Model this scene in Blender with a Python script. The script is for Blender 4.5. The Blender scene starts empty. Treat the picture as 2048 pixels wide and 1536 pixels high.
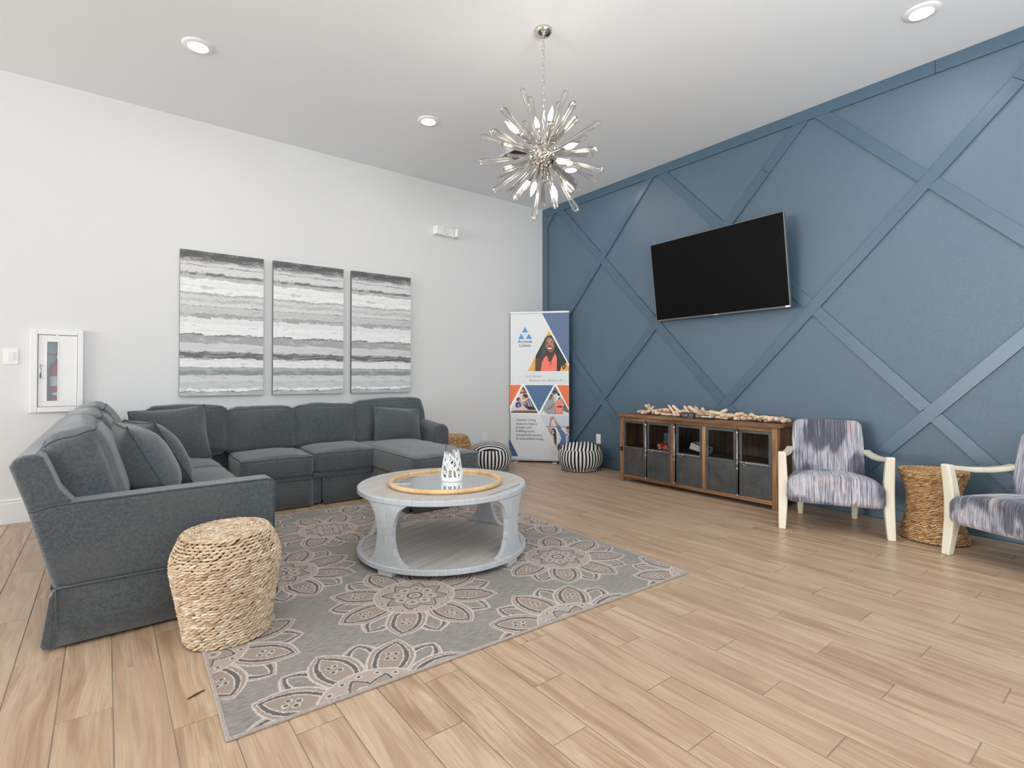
import bpy, bmesh, math, random
import numpy as np
from mathutils import Vector, Matrix, noise
PI = math.pi
sc = bpy.context.scene
COL = sc.collection
rng = random.Random(7)

# ------------------------------------------------------------------ camera, world, lights, exposure
cam_data = bpy.data.cameras.new('camera')
cam_data.sensor_width = 36.0
cam_data.lens = 1043.407 * 36.0 / 2048.0
cam_data.shift_y = -26.345 / 2048.0
cam_data.clip_start = 0.05
cam = bpy.data.objects.new('camera', cam_data)
COL.objects.link(cam)
_yaw, _pitch = 0.909649, 0.0127
_f = Vector((math.cos(_pitch) * math.cos(_yaw), math.cos(_pitch) * math.sin(_yaw), math.sin(_pitch)))
_r = Vector((math.sin(_yaw), -math.cos(_yaw), -0.0007)).normalized()
_u = _r.cross(_f)
cam.matrix_world = Matrix(((_r.x, _u.x, -_f.x, -4.6909), (_r.y, _u.y, -_f.y, -5.3307), (_r.z, _u.z, -_f.z, 1.0763), (0, 0, 0, 1)))
sc.camera = cam

world = bpy.data.worlds.new('daylight')
sc.world = world
world.use_nodes = True
world.node_tree.nodes['Background'].inputs[0].default_value = (0.93, 0.97, 1.0, 1)
world.node_tree.nodes['Background'].inputs[1].default_value = 0.8

sc.view_settings.view_transform = 'Standard'
sc.view_settings.look = 'None'
sc.view_settings.gamma = 1.0
sc.view_settings.use_curve_mapping = False
sc.view_settings.exposure = -0.14
sc.cycles.use_denoising = True
sc.cycles.transparent_max_bounces = 24
sc.cycles.sample_clamp_indirect = 4.0


def area(name, loc, direction, sx, sy, power, color=(1, 1, 1), shape='RECTANGLE', spread=PI):
    L = bpy.data.lights.new(name, 'AREA')
    L.shape = shape
    L.size = sx
    L.size_y = sy
    L.energy = power
    L.color = color
    L.spread = spread
    o = bpy.data.objects.new(name, L)
    COL.objects.link(o)
    o.location = loc
    o.rotation_euler = Vector(direction).to_track_quat('-Z', 'Y').to_euler()
    return o


# daylight through the tall windows to the left and behind the photographer, and an added fill lamp aimed up to brighten the ceiling
area('window_daylight_left', (-13.7, -2.5, 1.75), (1, 0.0, -0.02), 3.8, 2.3, 520, (0.92, 0.97, 1.0))
area('window_daylight_left', (-13.7, -7.2, 1.75), (1, 0.0, -0.02), 3.2, 2.3, 60, (0.92, 0.97, 1.0))
area('window_daylight_rear', (-4.2, -10.2, 1.75), (0, 1, -0.02), 7.6, 2.4, 105, (0.93, 0.97, 1.0))
area('ceiling_fill', (-3.9, -6.9, 1.1), (0.03, 0.20, 1), 1.8, 1.8, 250, (0.90, 0.955, 1.0))

# ------------------------------------------------------------------ object helpers


def link(name, me, parent=None):
    o = bpy.data.objects.new(name, me)
    COL.objects.link(o)
    if parent:
        o.parent = parent
    return o


def tag(o, label=None, cat=None, group=None, kind=None):
    if label:
        o['label'] = label
    if cat:
        o['category'] = cat
    if group:
        o['group'] = group
    if kind:
        o['kind'] = kind
    return o


def thing(name, label, cat, loc=(0, 0, 0), rz=0.0, group=None):
    o = link(name, None)
    o.empty_display_size = 0.1
    o.location = loc
    o.rotation_euler = (0, 0, rz)
    return tag(o, label, cat, group)


def copy_tree(o, parent=None, loc=None, rz=None, label=None):
    c = o.copy()
    COL.objects.link(c)
    if parent:
        c.parent = parent
    if loc is not None:
        c.location = loc
    if rz is not None:
        c.rotation_euler = (0, 0, rz)
    if label:
        c['label'] = label
    for ch in [x for x in list(o.children)]:
        copy_tree(ch, c)
    return c


class MB:
    """collects shapes, then builds one mesh object"""

    def __init__(s):
        s.v, s.f, s.m = [], [], []

    def add(s, verts, faces, mat=0, xf=None):
        n = len(s.v)
        for p in verts:
            p = Vector(p)
            s.v.append(xf @ p if xf else p)
        for f in faces:
            s.f.append([i + n for i in f])
            s.m.append(mat)
        return s

    def box(s, c, d, mat=0, rot=None, xf=None):
        x, y, z = d[0] / 2, d[1] / 2, d[2] / 2
        V = [Vector((a * x, b * y, e * z)) for a in (-1, 1) for b in (-1, 1) for e in (-1, 1)]
        if rot is not None:
            V = [rot @ p for p in V]
        V = [p + Vector(c) for p in V]
        F = [(0, 1, 3, 2), (4, 6, 7, 5), (0, 4, 5, 1), (2, 3, 7, 6), (0, 2, 6, 4), (1, 5, 7, 3)]
        return s.add(V, F, mat, xf)

    def bb(s, x0, x1, y0, y1, z0, z1, mat=0, xf=None):
        return s.box(((x0 + x1) / 2, (y0 + y1) / 2, (z0 + z1) / 2), (abs(x1 - x0), abs(y1 - y0), abs(z1 - z0)), mat, None, xf)

    def prism(s, poly, a, b, axis='z', mat=0, xf=None):
        """extrude a 2-D polygon; axis z: (x,y), axis y: (x,z), axis x: (y,z)"""
        def P(p, t):
            return {'z': (p[0], p[1], t), 'y': (p[0], t, p[1]), 'x': (t, p[0], p[1])}[axis]
        n = len(poly)
        V = [P(p, a) for p in poly] + [P(p, b) for p in poly]
        F = [list(range(n))[::-1], list(range(n, 2 * n))]
        for i in range(n):
            j = (i + 1) % n
            F.append((i, j, n + j, n + i))
        return s.add(V, F, mat, xf)

    def lathe(s, prof, n=32, mat=0, xf=None, cap=True, wob=None):
        V, F = [], []
        for (r, z) in prof:
            for k in range(n):
                a = 2 * PI * k / n
                rr = r * (wob(a, z) if wob else 1)
                V.append((rr * math.cos(a), rr * math.sin(a), z))
        for i in range(len(prof) - 1):
            for k in range(n):
                k2 = (k + 1) % n
                F.append((i * n + k, i * n + k2, (i + 1) * n + k2, (i + 1) * n + k))
        if cap:
            F.append(list(range(n))[::-1])
            F.append([(len(prof) - 1) * n + k for k in range(n)])
        return s.add(V, F, mat, xf)

    def tube(s, path, r, n=8, mat=0, xf=None, closed=False, cap=True):
        path = [Vector(p) for p in path]
        m = len(path)
        rad = r if isinstance(r, (list, tuple)) else [r] * m
        V, F = [], []
        t0 = None
        nrm = None
        for i in range(m):
            if closed:
                t = (path[(i + 1) % m] - path[i - 1])
            else:
                t = path[min(i + 1, m - 1)] - path[max(i - 1, 0)]
            t = t.normalized() if t.length > 1e-9 else Vector((0, 0, 1))
            if nrm is None:
                nrm = t.orthogonal().normalized()
            else:
                nrm = nrm - t * nrm.dot(t)
                nrm = nrm.normalized() if nrm.length > 1e-6 else t.orthogonal().normalized()
            bi = t.cross(nrm)
            for k in range(n):
                a = 2 * PI * k / n
                V.append(path[i] + (nrm * math.cos(a) + bi * math.sin(a)) * rad[i])
        for i in range(m if closed else m - 1):
            i2 = (i + 1) % m
            for k in range(n):
                k2 = (k + 1) % n
                F.append((i * n + k, i * n + k2, i2 * n + k2, i2 * n + k))
        if cap and not closed:
            F.append(list(range(n))[::-1])
            F.append([(m - 1) * n + k for k in range(n)])
        return s.add(V, F, mat, xf)

    def ball(s, c, r, n=10, m=7, mat=0, xf=None, rot=None):
        if not isinstance(r, (tuple, list)):
            r = (r, r, r)
        V = [Vector((0, 0, r[2]))]
        for i in range(1, m):
            p = PI * i / m
            for k in range(n):
                a = 2 * PI * k / n
                V.append(Vector((r[0] * math.sin(p) * math.cos(a), r[1] * math.sin(p) * math.sin(a), r[2] * math.cos(p))))
        V.append(Vector((0, 0, -r[2])))
        F = []
        for k in range(n):
            F.append((0, 1 + k, 1 + (k + 1) % n))
        for i in range(m - 2):
            for k in range(n):
                a, b = 1 + i * n + k, 1 + i * n + (k + 1) % n
                F.append((a, a + n, b + n, b))
        l = len(V) - 1
        for k in range(n):
            F.append((l, 1 + (m - 2) * n + (k + 1) % n, 1 + (m - 2) * n + k))
        if rot is not None:
            V = [rot @ p for p in V]
        V = [p + Vector(c) for p in V]
        return s.add(V, F, mat, xf)

    def mesh(s, name, mats, smooth=False, angle=None):
        me = bpy.data.meshes.new(name)
        me.from_pydata([tuple(p) for p in s.v], [], s.f)
        if not isinstance(mats, (list, tuple)):
            mats = [mats]
        for m in mats:
            me.materials.append(m)
        if len(mats) > 1:
            me.polygons.foreach_set('material_index', s.m)
        bm = bmesh.new()
        bm.from_mesh(me)
        bmesh.ops.recalc_face_normals(bm, faces=bm.faces)
        bm.to_mesh(me)
        bm.free()
        if smooth or angle:
            me.polygons.foreach_set('use_smooth', [True] * len(me.polygons))
            if angle:
                me.set_sharp_from_angle(angle=math.radians(angle))
        me.update()
        return me

    def build(s, name, mats, parent=None, smooth=False, angle=None, bevel=0, seg=2, world=False):
        if world and parent:
            bpy.context.view_layer.update()
            inv = parent.matrix_world.inverted()
            s.v = [inv @ p for p in s.v]
        o = link(name, s.mesh(name, mats, smooth, angle), parent)
        if bevel:
            b = o.modifiers.new('bevel', 'BEVEL')
            b.width = bevel
            b.segments = seg
            b.limit_method = 'ANGLE'
            b.angle_limit = math.radians(40)
        return o


def rx(a): return Matrix.Rotation(a, 3, 'X')
def ry(a): return Matrix.Rotation(a, 3, 'Y')
def rzm(a): return Matrix.Rotation(a, 3, 'Z')
def XF(loc, rot=None): return Matrix.Translation(Vector(loc)) @ (rot.to_4x4() if rot is not None else Matrix.Identity(4))


# ------------------------------------------------------------------ material helpers


def srgb(r, g, b):
    def c(x):
        x /= 255.0
        return x / 12.92 if x <= 0.04045 else ((x + 0.055) / 1.055) ** 2.4
    return (c(r), c(g), c(b), 1.0)


class V:
    def __init__(s, g, k): s.g, s.k = g, k
    def __add__(s, o): return s.g.m('ADD', s, o)
    __radd__ = __add__
    def __sub__(s, o): return s.g.m('SUBTRACT', s, o)
    def __rsub__(s, o): return s.g.m('SUBTRACT', o, s)
    def __mul__(s, o): return s.g.m('MULTIPLY', s, o)
    __rmul__ = __mul__
    def __truediv__(s, o): return s.g.m('DIVIDE', s, o)
    def __pow__(s, o): return s.g.m('POWER', s, o)


class G:
    def __init__(s, name):
        s.mat = bpy.data.materials.new(name)
        s.mat.use_nodes = True
        s.t = s.mat.node_tree
        s.t.nodes.clear()
        s.cache = {}

    def node(s, typ, **kw):
        n = s.t.nodes.new(typ)
        for k, v in kw.items():
            setattr(n, k, v)
        return n

    def put(s, sock, val):
        if isinstance(val, V):
            s.t.links.new(val.k, sock)
        elif val is not None:
            if hasattr(sock.default_value, '__len__') and isinstance(val, (tuple, list)):
                sock.default_value = tuple(val)[:len(sock.default_value)]
            else:
                sock.default_value = val

    def m(s, op, a, b=None, c=None, clamp=False):
        n = s.node('ShaderNodeMath', operation=op, use_clamp=clamp)
        s.put(n.inputs[0], a)
        if b is not None:
            s.put(n.inputs[1], b)
        if c is not None:
            s.put(n.inputs[2], c)
        return V(s, n.outputs[0])

    def abs(s, a): return s.m('ABSOLUTE', a)
    def sin(s, a): return s.m('SINE', a)
    def lt(s, a, b): return s.m('LESS_THAN', a, b)
    def gt(s, a, b): return s.m('GREATER_THAN', a, b)
    def mx(s, a, b): return s.m('MAXIMUM', a, b)
    def mn(s, a, b): return s.m('MINIMUM', a, b)
    def mod(s, a, b): return s.m('FLOORED_MODULO', a, b)
    def band(s, a, lo, hi): return s.gt(a, lo) * s.lt(a, hi)

    def sm(s, a, lo, hi):
        n = s.node('ShaderNodeMapRange')
        n.clamp = True
        for i, x in enumerate((a, lo, hi, 0.0, 1.0)):
            s.put(n.inputs[i], x)
        return V(s, n.outputs[0])

    def coord(s, kind='Object'):
        if kind not in s.cache:
            n = s.node('ShaderNodeTexCoord')
            s.cache[kind] = V(s, n.outputs[kind])
        return s.cache[kind]

    def xyz(s, vec=None):
        n = s.node('ShaderNodeSeparateXYZ')
        s.put(n.inputs[0], vec or s.coord())
        return [V(s, n.outputs[i]) for i in range(3)]

    def vec(s, x, y, z):
        n = s.node('ShaderNodeCombineXYZ')
        for i, a in enumerate((x, y, z)):
            s.put(n.inputs[i], a)
        return V(s, n.outputs[0])

    def scale(s, vec, k):
        n = s.node('ShaderNodeVectorMath', operation='MULTIPLY')
        s.put(n.inputs[0], vec)
        s.put(n.inputs[1], k if isinstance(k, (tuple, list)) else (k, k, k))
        return V(s, n.outputs[0])

    def vadd(s, a, b):
        n = s.node('ShaderNodeVectorMath', operation='ADD')
        s.put(n.inputs[0], a)
        s.put(n.inputs[1], b)
        return V(s, n.outputs[0])

    def noise(s, vec=None, scale=5.0, detail=3.0, rough=0.5, dist=0.0):
        n = s.node('ShaderNodeTexNoise')
        s.put(n.inputs['Vector'], vec or s.coord())
        s.put(n.inputs['Scale'], scale)
        s.put(n.inputs['Detail'], detail)
        s.put(n.inputs['Roughness'], rough)
        s.put(n.inputs['Distortion'], dist)
        return V(s, n.outputs[0])

    def voronoi(s, vec=None, scale=5.0, out='Distance'):
        n = s.node('ShaderNodeTexVoronoi')
        s.put(n.inputs['Vector'], vec or s.coord())
        s.put(n.inputs['Scale'], scale)
        return V(s, n.outputs[out])

    def rand_obj(s):
        return V(s, s.node('ShaderNodeObjectInfo').outputs['Random'])

    def rand_island(s):
        return V(s, s.node('ShaderNodeNewGeometry').outputs['Random Per Island'])

    def mix(s, f, a, b):
        n = s.node('ShaderNodeMix', data_type='RGBA')
        s.put(n.inputs[0], f)
        s.put(n.inputs[6], a)
        s.put(n.inputs[7], b)
        return V(s, n.outputs[2])

    def ramp(s, f, stops, interp='LINEAR'):
        n = s.node('ShaderNodeValToRGB')
        cr = n.color_ramp
        cr.interpolation = interp
        while len(cr.elements) < len(stops):
            cr.elements.new(0.5)
        for e, (p, c) in zip(cr.elements, stops):
            e.position = p
            e.color = c
        s.put(n.inputs[0], f)
        return V(s, n.outputs[0])

    def bump(s, h, strength=0.3, dist=0.002):
        n = s.node('ShaderNodeBump')
        n.inputs['Strength'].default_value = strength
        n.inputs['Distance'].default_value = dist
        s.put(n.inputs['Height'], h)
        return V(s, n.outputs[0])

    def out(s, col, rough=0.5, metal=0.0, spec=0.5, normal=None, emit=None, estr=0.0, trans=0.0, sheen=0.0, coat=0.0):
        p = s.node('ShaderNodeBsdfPrincipled')
        o = s.node('ShaderNodeOutputMaterial')
        s.put(p.inputs['Base Color'], col)
        s.put(p.inputs['Roughness'], rough)
        s.put(p.inputs['Metallic'], metal)
        s.put(p.inputs['Specular IOR Level'], spec)
        s.put(p.inputs['Transmission Weight'], trans)
        s.put(p.inputs['Sheen Weight'], sheen)
        s.put(p.inputs['Coat Weight'], coat)
        if normal is not None:
            s.put(p.inputs['Normal'], normal)
        if emit is not None:
            s.put(p.inputs['Emission Color'], emit)
            s.put(p.inputs['Emission Strength'], estr)
        s.t.links.new(p.outputs[0], o.inputs[0])
        return s.mat


def plain(name, rgb, rough=0.5, metal=0.0, spec=0.5, vary=0.06, scale=30.0, bump=0.0, bscale=200.0):
    g = G(name)
    c = srgb(*rgb)
    d = tuple(max(0, x * (1 - vary)) for x in c[:3]) + (1,)
    e = tuple(min(1, x * (1 + vary)) for x in c[:3]) + (1,)
    col = g.mix(g.noise(scale=scale), d, e)
    nr = g.bump(g.noise(scale=bscale, detail=2), bump, 0.002) if bump else None
    return g.out(col, rough, metal, spec, nr)


def emitter(name, rgb, strength):
    g = G(name)
    return g.out(srgb(*rgb), 0.4, emit=srgb(*rgb), estr=strength)


def clear_glass(name, tint=(1, 1, 1), edge=(0.75, 0.72, 0.68), refl=1.0):
    g = G(name)
    lw = g.node('ShaderNodeLayerWeight')
    lw.inputs[0].default_value = 0.35
    fac = V(g, lw.outputs['Facing'])
    tr = g.node('ShaderNodeBsdfTransparent')
    g.put(tr.inputs[0], g.mix(fac ** 2.0, tint + (1,), edge + (1,)))
    gl = g.node('ShaderNodeBsdfGlossy')
    gl.inputs['Roughness'].default_value = 0.03
    mx = g.node('ShaderNodeMixShader')
    g.put(mx.inputs[0], g.m('MULTIPLY', g.m('ADD', V(g, lw.outputs['Fresnel']), 0.03), refl, clamp=True))
    g.t.links.new(tr.outputs[0], mx.inputs[1])
    g.t.links.new(gl.outputs[0], mx.inputs[2])
    o = g.node('ShaderNodeOutputMaterial')
    g.t.links.new(mx.outputs[0], o.inputs[0])
    return g.mat


def wood(name, dark, mid, light, axis='y', scale=1.0, rough=0.5, per_obj=True, bump=0.15, knots=True):
    g = G(name)
    c = g.coord()
    if per_obj:
        r = g.rand_obj()
        c = g.vadd(c, g.vec(r * 37.0, r * 91.0, r * 13.0))
    st = {'x': (0.07, 1, 1), 'y': (1, 0.07, 1), 'z': (1, 1, 0.07)}[axis]
    s1 = g.scale(c, st)
    n1 = g.noise(s1, 14 * scale, 4, 0.6, 0.6)
    n2 = g.noise(s1, 90 * scale, 3, 0.7)
    f = n1 * 0.75 + n2 * 0.25
    col = g.ramp(f, [(0.30, srgb(*dark)), (0.47, srgb(*mid)), (0.66, srgb(*light))])
    if per_obj:
        col = g.mix(g.m('MULTIPLY', g.rand_obj(), 0.35), col, srgb(*mid))
    return g.out(col, rough, normal=g.bump(n2, bump, 0.002))


M = {}
# painted wall and ceiling, lightly textured
def paint(name, rgb, rough, spec, bstr, bscale=160, vary=0.02):
    g = G(name)
    c = srgb(*rgb)
    n = g.noise(scale=bscale, detail=2, rough=0.5)
    big = g.noise(scale=1.3, detail=2)
    col = g.mix(big, tuple(x * (1 - vary) for x in c[:3]) + (1,), tuple(min(1, x * (1 + vary)) for x in c[:3]) + (1,))
    return g.out(col, rough, spec=spec, normal=g.bump(n, bstr, 0.005))


M['white_wall'] = paint('white_wall_paint', (226, 226, 226), 0.6, 0.3, 0.12)
M['ceiling'] = paint('ceiling_paint', (234, 237, 240), 0.8, 0.2, 0.1, 120)
M['blue_wall'] = paint('blue_wall_paint', (75, 98, 115), 0.32, 0.85, 0.6, 175, 0.03)
M['blue_trim'] = paint('blue_trim_paint', (75, 98, 115), 0.34, 0.6, 0.08, 60, 0.03)
M['white_trim'] = plain('white_trim_paint', (236, 236, 236), 0.35, vary=0.02)
M['white_plastic'] = plain('white_plastic', (238, 238, 236), 0.35, vary=0.02)
M['chrome'] = plain('chrome', (215, 213, 208), 0.08, 1.0, vary=0.03)
M['steel'] = plain('brushed_steel', (186, 188, 192), 0.3, 1.0)
M['black'] = plain('black_plastic', (16, 16, 17), 0.45, vary=0.1)
M['dark_felt'] = plain('dark_pad', (40, 36, 34), 0.8)

# ------------------------------------------------------------------ room shell
H = 3.35
X0, Y0 = -14.0, -10.6            # far ends of the room, behind and left of the camera

# floor: grout bed and staggered wood-look planks
g = G('floor_grout')
bed_mat = g.out(g.mix(g.noise(scale=3.0), srgb(120, 102, 84), srgb(196, 184, 168)), 0.85)
floor = MB().bb(X0, 0.0, Y0, 0.0, -0.12, -0.003).build('floor', bed_mat)
tag(floor, kind='structure')

g = G('oak_plank')
r = g.rand_obj()
x, y, z = g.xyz()
sx_, sy_ = x + r * 31.0, y + r * 57.0
warp = g.noise(g.vec(sx_, sy_ * 0.35, r * 9.0), 3.2, 2, 0.5)
gx = sx_ + warp * 0.10
fine = g.noise(g.vec(gx * 1.0, sy_ * 0.022, 0.0), 190, 3, 0.65)
streak = g.noise(g.vec(gx * 1.0, sy_ * 0.07, r * 5.0), 26, 3, 0.55, 0.7)
cloud = g.noise(g.vec(sx_, sy_ * 0.35, 3.0), 5.5, 3, 0.5)
col = g.mix(g.sm(streak, 0.34, 0.62), srgb(168, 137, 108), srgb(210, 184, 155))
col = g.mix(g.sm(fine, 0.42, 0.70) * 0.45, col, srgb(132, 101, 75))
col = g.mix(g.sm(streak, 0.60, 0.74) * g.gt(g.mod(r * 5.1, 1.0), 0.45) * 0.65, col, srgb(118, 86, 62))
col = g.mix(g.sm(cloud, 0.54, 0.72) * g.sm(g.mod(r * 7.3, 1.0), 0.35, 0.9) * 0.7, col, srgb(136, 106, 80))
col = g.mix(g.mod(r * 13.7, 1.0) * 0.35, col, srgb(208, 186, 160))
col = g.mix(g.mod(r * 3.9, 1.0) * 0.22, col, srgb(176, 142, 120))
plank_mat = g.out(col, g.m('ADD', fine * 0.16, 0.24), spec=0.36, normal=g.bump(fine * 0.6 + streak * 0.4, 0.10, 0.002))

PW, PL, PX, PY = 0.14456, 0.765, -3.653, -4.19
cache = {}
edge_planks = MB()
nplank = 0


def plank_mesh(w, l):
    key = (round(w, 3), round(l, 3))
    if key not in cache:
        b = MB()
        c = 0.0009
        hx, hy = w / 2, l / 2
        V_ = [(-hx, -hy, -0.003), (hx, -hy, -0.003), (hx, hy, -0.003), (-hx, hy, -0.003),
              (-hx, -hy, -c), (hx, -hy, -c), (hx, hy, -c), (-hx, hy, -c),
              (-hx + c, -hy + c, 0), (hx - c, -hy + c, 0), (hx - c, hy - c, 0), (-hx + c, hy - c, 0)]
        F_ = [(0, 3, 2, 1), (8, 9, 10, 11)]
        for k in range(4):
            j = (k + 1) % 4
            F_ += [(k, j, 4 + j, 4 + k), (4 + k, 4 + j, 8 + j, 8 + k)]
        b.add(V_, F_)
        cache[key] = b.mesh('plank', plank_mat)
    return cache[key]


gap = 0.0036
slots = []
for k in range(-74, 27):
    x0 = PX + PW * k
    x1 = min(x0 + PW, -0.012)
    if x1 - x0 < 0.03:
        continue
    base = PY + (0.255 * k) % PL
    for j in range(-8, 8):
        y0, y1 = base + PL * j, base + PL * (j + 1)
        y1 = min(y1, -0.012)
        y0 = max(y0, Y0 + 0.02)
        if y1 - y0 < 0.05 or x0 < X0 + 0.02:
            continue
        slots.append((x0, x1, y0, y1))
cx_, cy_ = -4.6909, -5.3307
def vis(s):                                   # planks in front of the lens, nearest first
    dx, dy = (s[0] + s[1]) / 2 - cx_, (s[2] + s[3]) / 2 - cy_
    fw, rt = dx * _f.x + dy * _f.y, dx * _r.x + dy * _r.y
    return (fw > 0.9 and abs(rt) < fw * 1.12 + 0.3), fw
front = sorted([s for s in slots if vis(s)[0]], key=lambda s: vis(s)[1])
chosen = set(front[:296])
rest = MB()
for s in slots:
    w, l = s[1] - s[0] - gap, s[3] - s[2] - gap
    c = ((s[0] + s[1]) / 2, (s[2] + s[3]) / 2, 0)
    if s in chosen:
        o = link('plank', plank_mesh(w, l), floor)
        o.location = c
    else:
        me = plank_mesh(w, l)
        rest.add([Vector(v.co) + Vector(c) for v in me.vertices], [tuple(p.vertices) for p in me.polygons])
o = rest.build('plank_field', plank_mat, floor)
o['kind'] = 'stuff'

tag(MB().bb(X0, 0.0, Y0, 0.0, H, H + 0.12).build('ceiling', M['ceiling']), kind='structure')

# back (white) wall with the niche for the extinguisher cabinet
nx0, nx1, nz0, nz1 = -5.108, -4.862, 0.848, 1.411
b = MB()
b.bb(X0, nx0, 0, 0.16, 0, H).bb(nx1, 0.16, 0, 0.16, 0, H).bb(nx0, nx1, 0, 0.16, 0, nz0).bb(nx0, nx1, 0, 0.16, nz1, H).bb(nx0, nx1, 0.14, 0.16, nz0, nz1)
tag(b.build('wall_back', M['white_wall']), kind='structure')
# blue feature wall
wall_right = MB().bb(0, 0.16, Y0, 0, 0, H).build('wall_right', M['blue_wall'])
tag(wall_right, kind='structure')
# walls behind the camera with tall windows that let the daylight in
b = MB()
b.bb(X0 - 0.16, X0, Y0, 0, 0, 0.6).bb(X0 - 0.16, X0, Y0, 0, 2.9, H)
for y0, y1 in ((-0.6, 0), (-5.6, -4.4), (Y0, -8.8)):
    b.bb(X0 - 0.16, X0, y0, y1, 0.6, 2.9)
tag(b.build('wall_left', M['white_wall']), kind='structure')
b = MB()
b.bb(X0, 0, Y0 - 0.16, Y0, 0, 0.55).bb(X0, 0, Y0 - 0.16, Y0, 2.95, H)
for x0, x1 in ((X0, -8.2), (-0.2, 0)):
    b.bb(x0, x1, Y0 - 0.16, Y0, 0.55, 2.95)
tag(b.build('wall_front', M['white_wall']), kind='structure')


def window(n, axis, a0, a1, z0, z1, at):
    w = link('window_%d' % n, None)
    tag(w, kind='structure')
    b = MB()
    k = max(2, round((a1 - a0) / 1.1))
    for i in range(k + 1):
        c = a0 + (a1 - a0) * i / k
        c = min(max(c, a0 + 0.03), a1 - 0.03)
        if axis == 'y':
            b.bb(at - 0.05, at + 0.0, c - 0.03, c + 0.03, z0, z1)
        else:
            b.bb(c - 0.03, c + 0.03, at - 0.05, at, z0, z1)
    for zz in (z0 + 0.03, z1 - 0.03, z0 + (z1 - z0) * 0.7):
        if axis == 'y':
            b.bb(at - 0.05, at, a0, a1, zz - 0.03, zz + 0.03)
        else:
            b.bb(a0, a1, at - 0.05, at, zz - 0.03, zz + 0.03)
    b.build('window_frame', M['white_trim'], w)


window(1, 'y', -4.4, -0.6, 0.6, 2.9, X0 - 0.05)
window(2, 'y', -8.8, -5.6, 0.6, 2.9, X0 - 0.05)
window(3, 'x', -8.2, -0.2, 0.55, 2.95, Y0 - 0.05)

# baseboards
prof = [(0, 0), (-0.016, 0), (-0.016, 0.150), (-0.012, 0.158), (-0.012, 0.163), (-0.017, 0.167), (-0.013, 0.178), (-0.006, 0.182), (0, 0.182)]
tag(MB().prism(prof, X0, -0.02, 'x').build('baseboard_back', M['white_trim'], bevel=0.001), kind='structure')
tag(MB().prism([(0, 0), (-0.018, 0), (-0.018, 0.076), (-0.013, 0.081), (0, 0.081)], Y0, 0.0, 'y').build('baseboard_right', M['blue_trim'], bevel=0.001), kind='structure')

# battens on the blue wall: a diamond lattice of boards framed by a top rail and a corner stile
TH = 0.019


def board(p, q, w=0.089, th=TH, name='trim_board', ext=0.0):
    """flat board on the wall from (y,z) to (y,z); ends cut by the polygon clip below"""
    (y0, z0), (y1, z1) = p, q
    dy, dz = y1 - y0, z1 - z0
    L = math.hypot(dy, dz)
    uy, uz = dy / L, dz / L
    ny, nz = -uz * w / 2, uy * w / 2
    poly = [(y0 + ny, z0 + nz), (y0 - ny, z0 - nz), (y1 - ny, z1 - nz), (y1 + ny, z1 + nz)]
    return poly


def clip(poly, ax, lim, keep_less):
    out_ = []
    n = len(poly)
    for i in range(n):
        a, b_ = poly[i], poly[(i + 1) % n]
        ia = (a[ax] <= lim) if keep_less else (a[ax] >= lim)
        ib = (b_[ax] <= lim) if keep_less else (b_[ax] >= lim)
        if ia:
            out_.append(a)
        if ia != ib:
            t = (lim - a[ax]) / (b_[ax] - a[ax])
            out_.append((a[0] + t * (b_[0] - a[0]), a[1] + t * (b_[1] - a[1])))
    return out_


def put_board(poly):
    for ax, lim, less in ((1, 3.253, True), (1, 0.083, False), (0, -0.1, True)):
        poly = clip(poly, ax, lim, less)
        if len(poly) < 3:
            return
    o = MB().prism(poly, -TH, 0.0, 'x').build('trim_board', M['blue_trim'], wall_right, bevel=0.0015, seg=1)
    return o


MB().bb(-TH, 0, -4.264, 0, 3.254, H).build('trim_board', M['blue_trim'], wall_right, bevel=0.0015, seg=1)
MB().bb(-TH, 0, -7.9, -4.2665, 3.254, H).build('trim_board', M['blue_trim'], wall_right, bevel=0.0015, seg=1)
MB().bb(-TH, 0, -0.099, 0, 0.082, 3.252).build('trim_board', M['blue_trim'], wall_right, bevel=0.0015, seg=1)
DY, DZ = 0.7895, 0.842
def node(i, j): return (-1.06 - DY * i, 0.82 + DZ * j)
# rising boards run through, with butt joints seen on two of them
for c in range(-4, 9, 2):
    p, q = (-1.06 - DY * (c - 2.0), 0.82 - DZ * 2.0), (-1.06 - DY * (c + 4.0), 0.82 + DZ * 4.0)
    cuts = {0: 2.51, 2: 2.93, 4: 3.02}
    # board index c: passes node (c, 0)
    pts = [p, q]
    if c in (0, 2):
        zc = 2.93 if c == 0 else 3.015
        t = (zc - p[1]) / (q[1] - p[1])
        mid = (p[0] + t * (q[0] - p[0]), zc)
        e = 0.0012
        put_board(board(p, (mid[0] + e * 0.7, mid[1] - e * 0.7)))
        put_board(board((mid[0] - e * 0.7, mid[1] + e * 0.7), q))
    else:
        put_board(board(p, q))
# falling boards are cut between the rising ones
off = 0.0445 / math.sin(2 * math.atan2(DZ, DY))
for i in range(-3, 11):
    for j in range(-2, 4):
        if (i + j) % 2:
            continue
        a, b_ = node(i, j), node(i + 1, j - 1)
        uy, uz = b_[0] - a[0], b_[1] - a[1]
        L = math.hypot(uy, uz)
        uy, uz = uy / L, uz / L
        put_board(board((a[0] + uy * off, a[1] + uz * off), (b_[0] - uy * off, b_[1] - uz * off)))

# ------------------------------------------------------------------ lights in the ceiling
glow = emitter('downlight_glow', (255, 252, 248), 125.0)


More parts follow.
